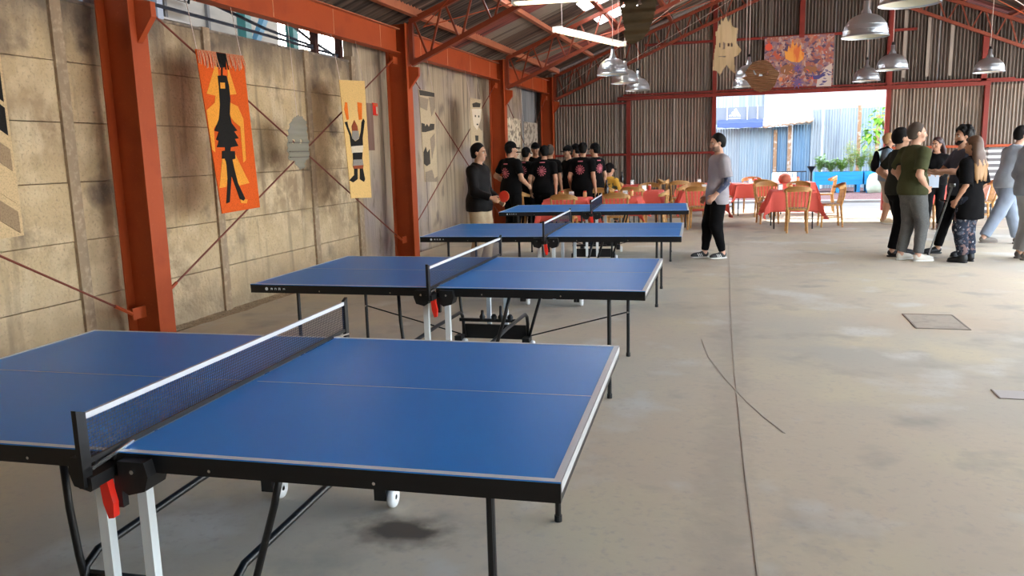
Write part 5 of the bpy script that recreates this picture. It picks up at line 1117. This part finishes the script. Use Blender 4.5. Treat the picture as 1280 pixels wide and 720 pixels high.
# the man in the grey tee, walking
person('man in grey tee and black trousers walking past the blue tables, tattooed forearm', (-.34,12.2,0), (-.93,-.36), 1.80, skin_l, arms={'L': ((.03,-.13,-.47),(.3,1,.1),(-.8,.3,0),.5),'R': ((-.03,-.12,-.50),(-.3,1,0),(1,0,0),.5)}, tattoo=(1,tat),
    legs={'L': ((.11,.06,.09),(0,-1,0),(.15,-1,.003)),'R': ((-.08,-.14,.085),(0,-1,0),(-.1,-1,0))}, hair=dict(mat=hair_b, vol=.010), beard=(M('stubble',(.30,.175,.125),.7),), shirt=dict(mat=grey_tee, g=.024, sleeve=.80, hem=.78, flare=.012, wide=.018), pants=dict(mat=black_c, g=.026, cuff=.036, baggy=1.25), shoes=dict(mat=M('black_sneaker',(.03,.03,.03),.6), sole=sole_w, stripe=sole_w), head=(.05,.16), lean=(0,.02), fine=.009)
# group on the right
person('man in olive tee and grey jeans, hand on hip, back turned', (2.27,12.15,0), (.92,.40), 1.86, skin_l, arms={'R': ((.01,-.07,-.43),(-.6,1,0),(.6,-.4,-.3),.5),'L': ((.02,-.10,-.40),(1,.5,0),(-.6,-.4,0),.5)},
    legs={'R': ((-.09,-.06,.085),(0,-1,0),(-.10,-1,0)),'L': ((.12,.05,.085),(0,-1,0),(.2,-1,0))}, hair=dict(mat=hair_g, vol=.012), shirt=dict(mat=olive, g=.024, sleeve=.80, hem=.86, flare=.02, wide=.012), pants=dict(mat=greyjean, g=.022, cuff=.052, baggy=1.1), shoes=dict(mat=white_sh, sole=sole_w), head=(-.35,0), build=1.06, fine=.009)
person('black-haired man in black, mostly hidden behind the man in olive tee', (2.17,12.68,0), (.95,.2), 1.80, skin_p, arms={'L': ((.06,-.05,-.36),(.8,1,0),(-.7,-.4,0),.5),'R': ((-.06,.02,-.40),(-1,.9,0),(.7,-.4,0),.5)},
    hair=dict(mat=hair_b, vol=.020), shirt=dict(mat=cloth('dark_olive_tee',(.028,.029,.022)), sleeve=.7, hem=.86), pants=dict(mat=black_c, g=.024, cuff=.055), shoes=dict(mat=black_sh, sole=black_sh), legs={'L': ((.10,-.12,.085),(0,-1,0),(.1,-1,0)),'R': ((-.10,.08,.085),(0,-1,0),(-.1,-1,0))})
P_, Q_ = person('person in blue-grey tee and shorts with a black backpack near the doorway', (2.84,17.9,0), (1,-.05), 1.80, skin_t, arms={'L': ((.05,-.05,-.53),(.2,1,0),(-1,0,0),.4),'R': ((-.05,.0,-.53),(-.2,1,0),(1,0,0),.4)},
    hair=dict(mat=M('sandy_hair',(.42,.24,.10),.6), vol=.010), shirt=dict(mat=bluegrey, sleeve=.6, hem=.84), pants=dict(mat=cloth('stone_shorts',(.33,.29,.24)), cut=.5, g=.03), shoes=dict(mat=beige_sh, sole=sole_w))
bp_ = thing('backpack', 'black backpack worn by the person in blue-grey tee', 'backpack', P_.location, P_.rotation_euler[2])
SDF().ell(Q_['sp'](0,.205,1.22), (.14,.07,.22), k=.03).ell(Q_['sp'](0,.255,1.14), (.11,.05,.12), k=.03).mesh('bag', black_c, .012, 1, None, bp_)
for s in (1,-1):
    SDF().chain([Q_['sp'](s*.10,.16,1.44), Q_['sp'](s*.115,.02,1.505), Q_['sp'](s*.115,-.12,1.36), Q_['sp'](s*.125,-.13,1.2), Q_['sp'](s*.175,.02,1.08), Q_['sp'](s*.12,.16,1.06)], [.018]*6, k=.01).mesh('strap', black_c, .010, 1, None, bp_)
P_, Q_ = person('long dark-haired woman in black holding white papers', (3.47,16.6,0), (-.30,-.95), 1.68, skin_t, female=True, arms={'R': ((.06,-.28,-.33),(-.5,1,-.4),(0,0,1),.6),'L': ((-.10,-.26,-.34),(.6,1,-.3),(0,0,1),.6)}, legs={'L': ((.09,.16,.09),(0,-1,0),(.1,-1,.005)),'R': ((-.09,-.16,.085),(0,-1,0),(-.1,-1,0))},
    hair=dict(mat=M('dark_auburn_hair',(.035,.012,.012),.5), kind='long', len=.42, vol=.014), shirt=dict(mat=black_c, sleeve=1.85, hem=.88, g=.016), pants=dict(mat=black_c, g=.012, cuff=.040), shoes=dict(mat=M('dark_sneaker',(.06,.05,.05),.6), sole=sole_w), head=(-.5,.1))
pp = thing('papers', 'pale blue-white sheets held by the long-haired woman in black', 'papers', (0,0,0))
M4 = Matrix.Translation(P_.location) @ Matrix.Rotation(P_.rotation_euler[2],4,'Z'); c_ = M4 @ Vector((Q_['hand'][1][0]+Q_['hand'][-1][0])/2+np.array((0,-.085,.0)))
for i in range(3): MB().box(Vector(c_)+Vector((.002*i,-.004*i,-.06-.003*i)), (.21,.0015,.297), Matrix.Rotation(P_.rotation_euler[2]+.05*i,3,'Z') @ Matrix.Rotation(.25,3,'X')).build('sheet', M('pale_blue_paper',(.62,.72,.85),.7), pp)
P_, Q_ = person('curly-haired bearded man in slate tee gesturing, leaning on a crutch', (3.0,12.78,0), (-.95,-.25), 1.80, skin_t, arms={'L': ((.05,-.44,-.20),(.3,.6,-1),(0,.1,1),.25),'R': ((-.03,-.42,-.22),(-.3,.6,-1),(0,.1,1),.25)}, legs={'R': ((-.10,-.22,.085),(0,-1,0),(-.1,-1,0)),'L': ((.10,.06,.085),(0,-1,0),(.15,-1,0))},
    hair=dict(mat=hair_b, kind='curly', vol=.016), beard=hair_b, shirt=dict(mat=slate, sleeve=.7, hem=.84, g=.02), pants=dict(mat=black_c, g=.020, cuff=.046), shoes=dict(mat=black_sh, sole=black_sh), head=(.1,0), fine=.009)
cr = thing('forearm_crutch', 'grey forearm crutch in front of the long-haired woman', 'crutch')
a, b = Vector((2.58,12.52,.0)), Vector((2.80,12.36,1.02)); d = (b-a).normalized()
cg = M('crutch_grey',(.30,.31,.31),.4,.4)
MB().tube([a+d*.03, a+d*.45], .010, 8).build('lower_tube', alu, cr); MB().tube([a+d*.42, b], .014, 8).build('upper_tube', cg, cr); MB().lathe([(0,0),(.022,0),(.020,.03),(.012,.06)], a, 10).build('rubber_tip', black_plastic, cr)
MB().tube([b-d*.22, b-d*.22+Vector((-.10,.0,.02))], .014, 8).build('hand_grip', black_plastic, cr); MB().lathe([(.034,-.02),(.038,-.02),(.038,.03),(.034,.03)], b, 14).build('arm_cuff', cg, cr, True)
person('long brown-haired woman in oversized black tee and dark floral trousers', (2.96,12.08,0), (-.62,.60), 1.66, skin_t, female=True, arms={'L': ((.05,-.08,-.50),(.3,1,0),(-1,0,0),.6),'R': ((-.04,-.10,-.49),(-.3,1,0),(1,0,0),.6)},
    hair=dict(mat=M('brown_long_hair',(.085,.042,.02),.5), kind='long', len=.50, vol=.014, tip=M('blond_hair_tips',(.36,.20,.08),.5)), shirt=dict(mat=black_c, g=.034, sleeve=.98, hem=.62, flare=.035, wide=.018), pants=dict(mat=camo, g=.034, cuff=.055, baggy=1.2), shoes=dict(mat=black_sh, sole=black_sh, boot=1), head=(.15,-.05), legs={'L': ((.11,.02,.085),(0,-1,0),(.3,-1,0)),'R': ((-.10,.0,.085),(0,-1,0),(-.2,-1,0))}, fine=.009)
person('dark-haired man in pale grey sweater and jeans striding away, leaning forward', (3.97,14.1,0), (.92,.30), 1.84, skin_l, hip=.90, lean=(0,-.10), arms={'R': ((-.06,-.16,-.44),(-.4,1,0),(1,0,0),.6),'L': ((.05,-.26,-.36),(.3,1,0),(-1,0,0),.6)}, legs={'R': ((-.11,.40,.12),(0,-1,0),(-.1,-1,.0)),'L': ((.10,-.26,.085),(0,-1,0),(.1,-1,0))},
    hair=dict(mat=hair_b, vol=.008), shirt=dict(mat=sweater, g=.028, sleeve=1.85, hem=.88, flare=.02), pants=dict(mat=palejean, g=.028, cuff=.058, baggy=1.15), shoes=dict(mat=brown_sh, sole=brown_sh), head=(-.15,.1), build=1.06)
person('person in grey cut by the picture edge, hand at the hip', (3.75,12.42,0), (.95,.1), 1.82, skin_p, arms={'R': ((-.03,-.16,-.36),(-.7,1,-.2),(.8,-.3,0),.7),'L': ((.05,-.08,-.5),(.3,1,0),(-1,0,0),.5)}, hair=dict(mat=hair_d), shirt=dict(mat=sweater, g=.026, sleeve=1.9, hem=.84), pants=dict(mat=palegrey, g=.028, cuff=.07, baggy=1.2), shoes=dict(mat=brown_sh, sole=brown_sh))
# the team in black shirts and caps
GR = 'team in black shirts'
def crew(l, loc, face, H=1.74, **k):
    d = dict(skin=skin_p, hair=dict(mat=hair_b), cap=dict(mat=cap_m), shirt=dict(mat=sb, sleeve=.68, hem=.84, g=.022), pants=dict(mat=black_c, g=.024, cuff=.055), shoes=dict(mat=black_sh, sole=black_sh), fine=.011, group=GR); d.update(k)
    return person('person in black sunburst shirt '+l, loc, face, H, **d)
arm_dn = {'R': ((-.06,-.03,-.52),(-.3,1,0),(1,0,0),.4),'L': ((.06,-.03,-.52),(.3,1,0),(-1,0,0),.4)}
crew('nearest the third column, elbow out, left end of the group', (-4.10,14.4,0), (.55,.83), 1.80, arms={'L': ((.02,-.12,-.36),(1,.6,0),(-.6,-.4,0),.6),'R': ((-.05,-.2,-.40),(-.5,1,0),(1,0,0),.5)}, head=(-.35,.05), build=1.1)
crew('in profile, partly hidden by the person at the left end', (-4.28,15.1,0), (.95,.15), 1.72, head=(0,.05))
crew('second back from the left, cap straight on', (-4.22,15.95,0), (.35,.93), 1.70, build=1.05, head=(0,.1))
crew('facing out of the group, tallest at the back', (-4.33,17.2,0), (.15,-1), 1.80, head=(0,.1))
crew('bending forward in the middle', (-3.74,15.45,0), (.12,.99), 1.72, lean=(0,-.06), arms={'R': ((-.05,.02,-.52),(-.6,1,0),(1,0,0),.4),'L': ((.07,.02,-.52),(.6,1,0),(-1,0,0),.4)}, build=1.1, head=(.55,.1))
crew('with grey hair behind the bending one', (-3.83,16.45,0), (.2,.97), 1.74, cap=None, hair=dict(mat=hair_g, vol=.012))
crew('in the gap, face turned aside, left of the hatted pair', (-3.50,16.75,0), (-.55,-.5), 1.72, head=(.1,.1))
crew('half hidden behind the pair, looking left', (-3.46,17.35,0), (-.9,.1), 1.75, head=(0,.05))
crew('back turned, second from the group\'s right end', (-3.06,15.95,0), (.22,.97), 1.76, arms=arm_dn, lean=(0,-.03), head=(.3,.05), build=1.08)
crew('at the group\'s right end, in profile', (-2.93,16.7,0), (-.75,.45), 1.75, arms=arm_dn, head=(.2,.05))
person('seated person in yellow printed shirt beside the black-shirted group', (-2.72,17.2,0), (.45,.89), 1.72, skin_p, hip=.53, arms={'L': ((.02,-.28,-.30),(.4,1,-.3),(0,0,-1),.4),'R': ((-.02,-.28,-.30),(-.4,1,-.3),(0,0,-1),.4)}, legs={'L': ((.12,-.42,.085),(0,-.3,1),(.1,-1,0)),'R': ((-.12,-.42,.085),(0,-.3,1),(-.1,-1,0))}, hair=dict(mat=hair_b), cap=dict(mat=cap_m), shirt=dict(mat=yellow_c, sleeve=.7, hem=.86), pants=dict(mat=greyjean), shoes=dict(mat=black_sh, sole=black_sh), head=(-.2,.15), fine=.011)
o = copy_tree(cp); o.location = (-2.74,17.18,0); o.rotation_euler = (0,0,math.atan2(.45,-.89)); o['label'] = 'wooden spindle-back chair under the seated person in yellow'
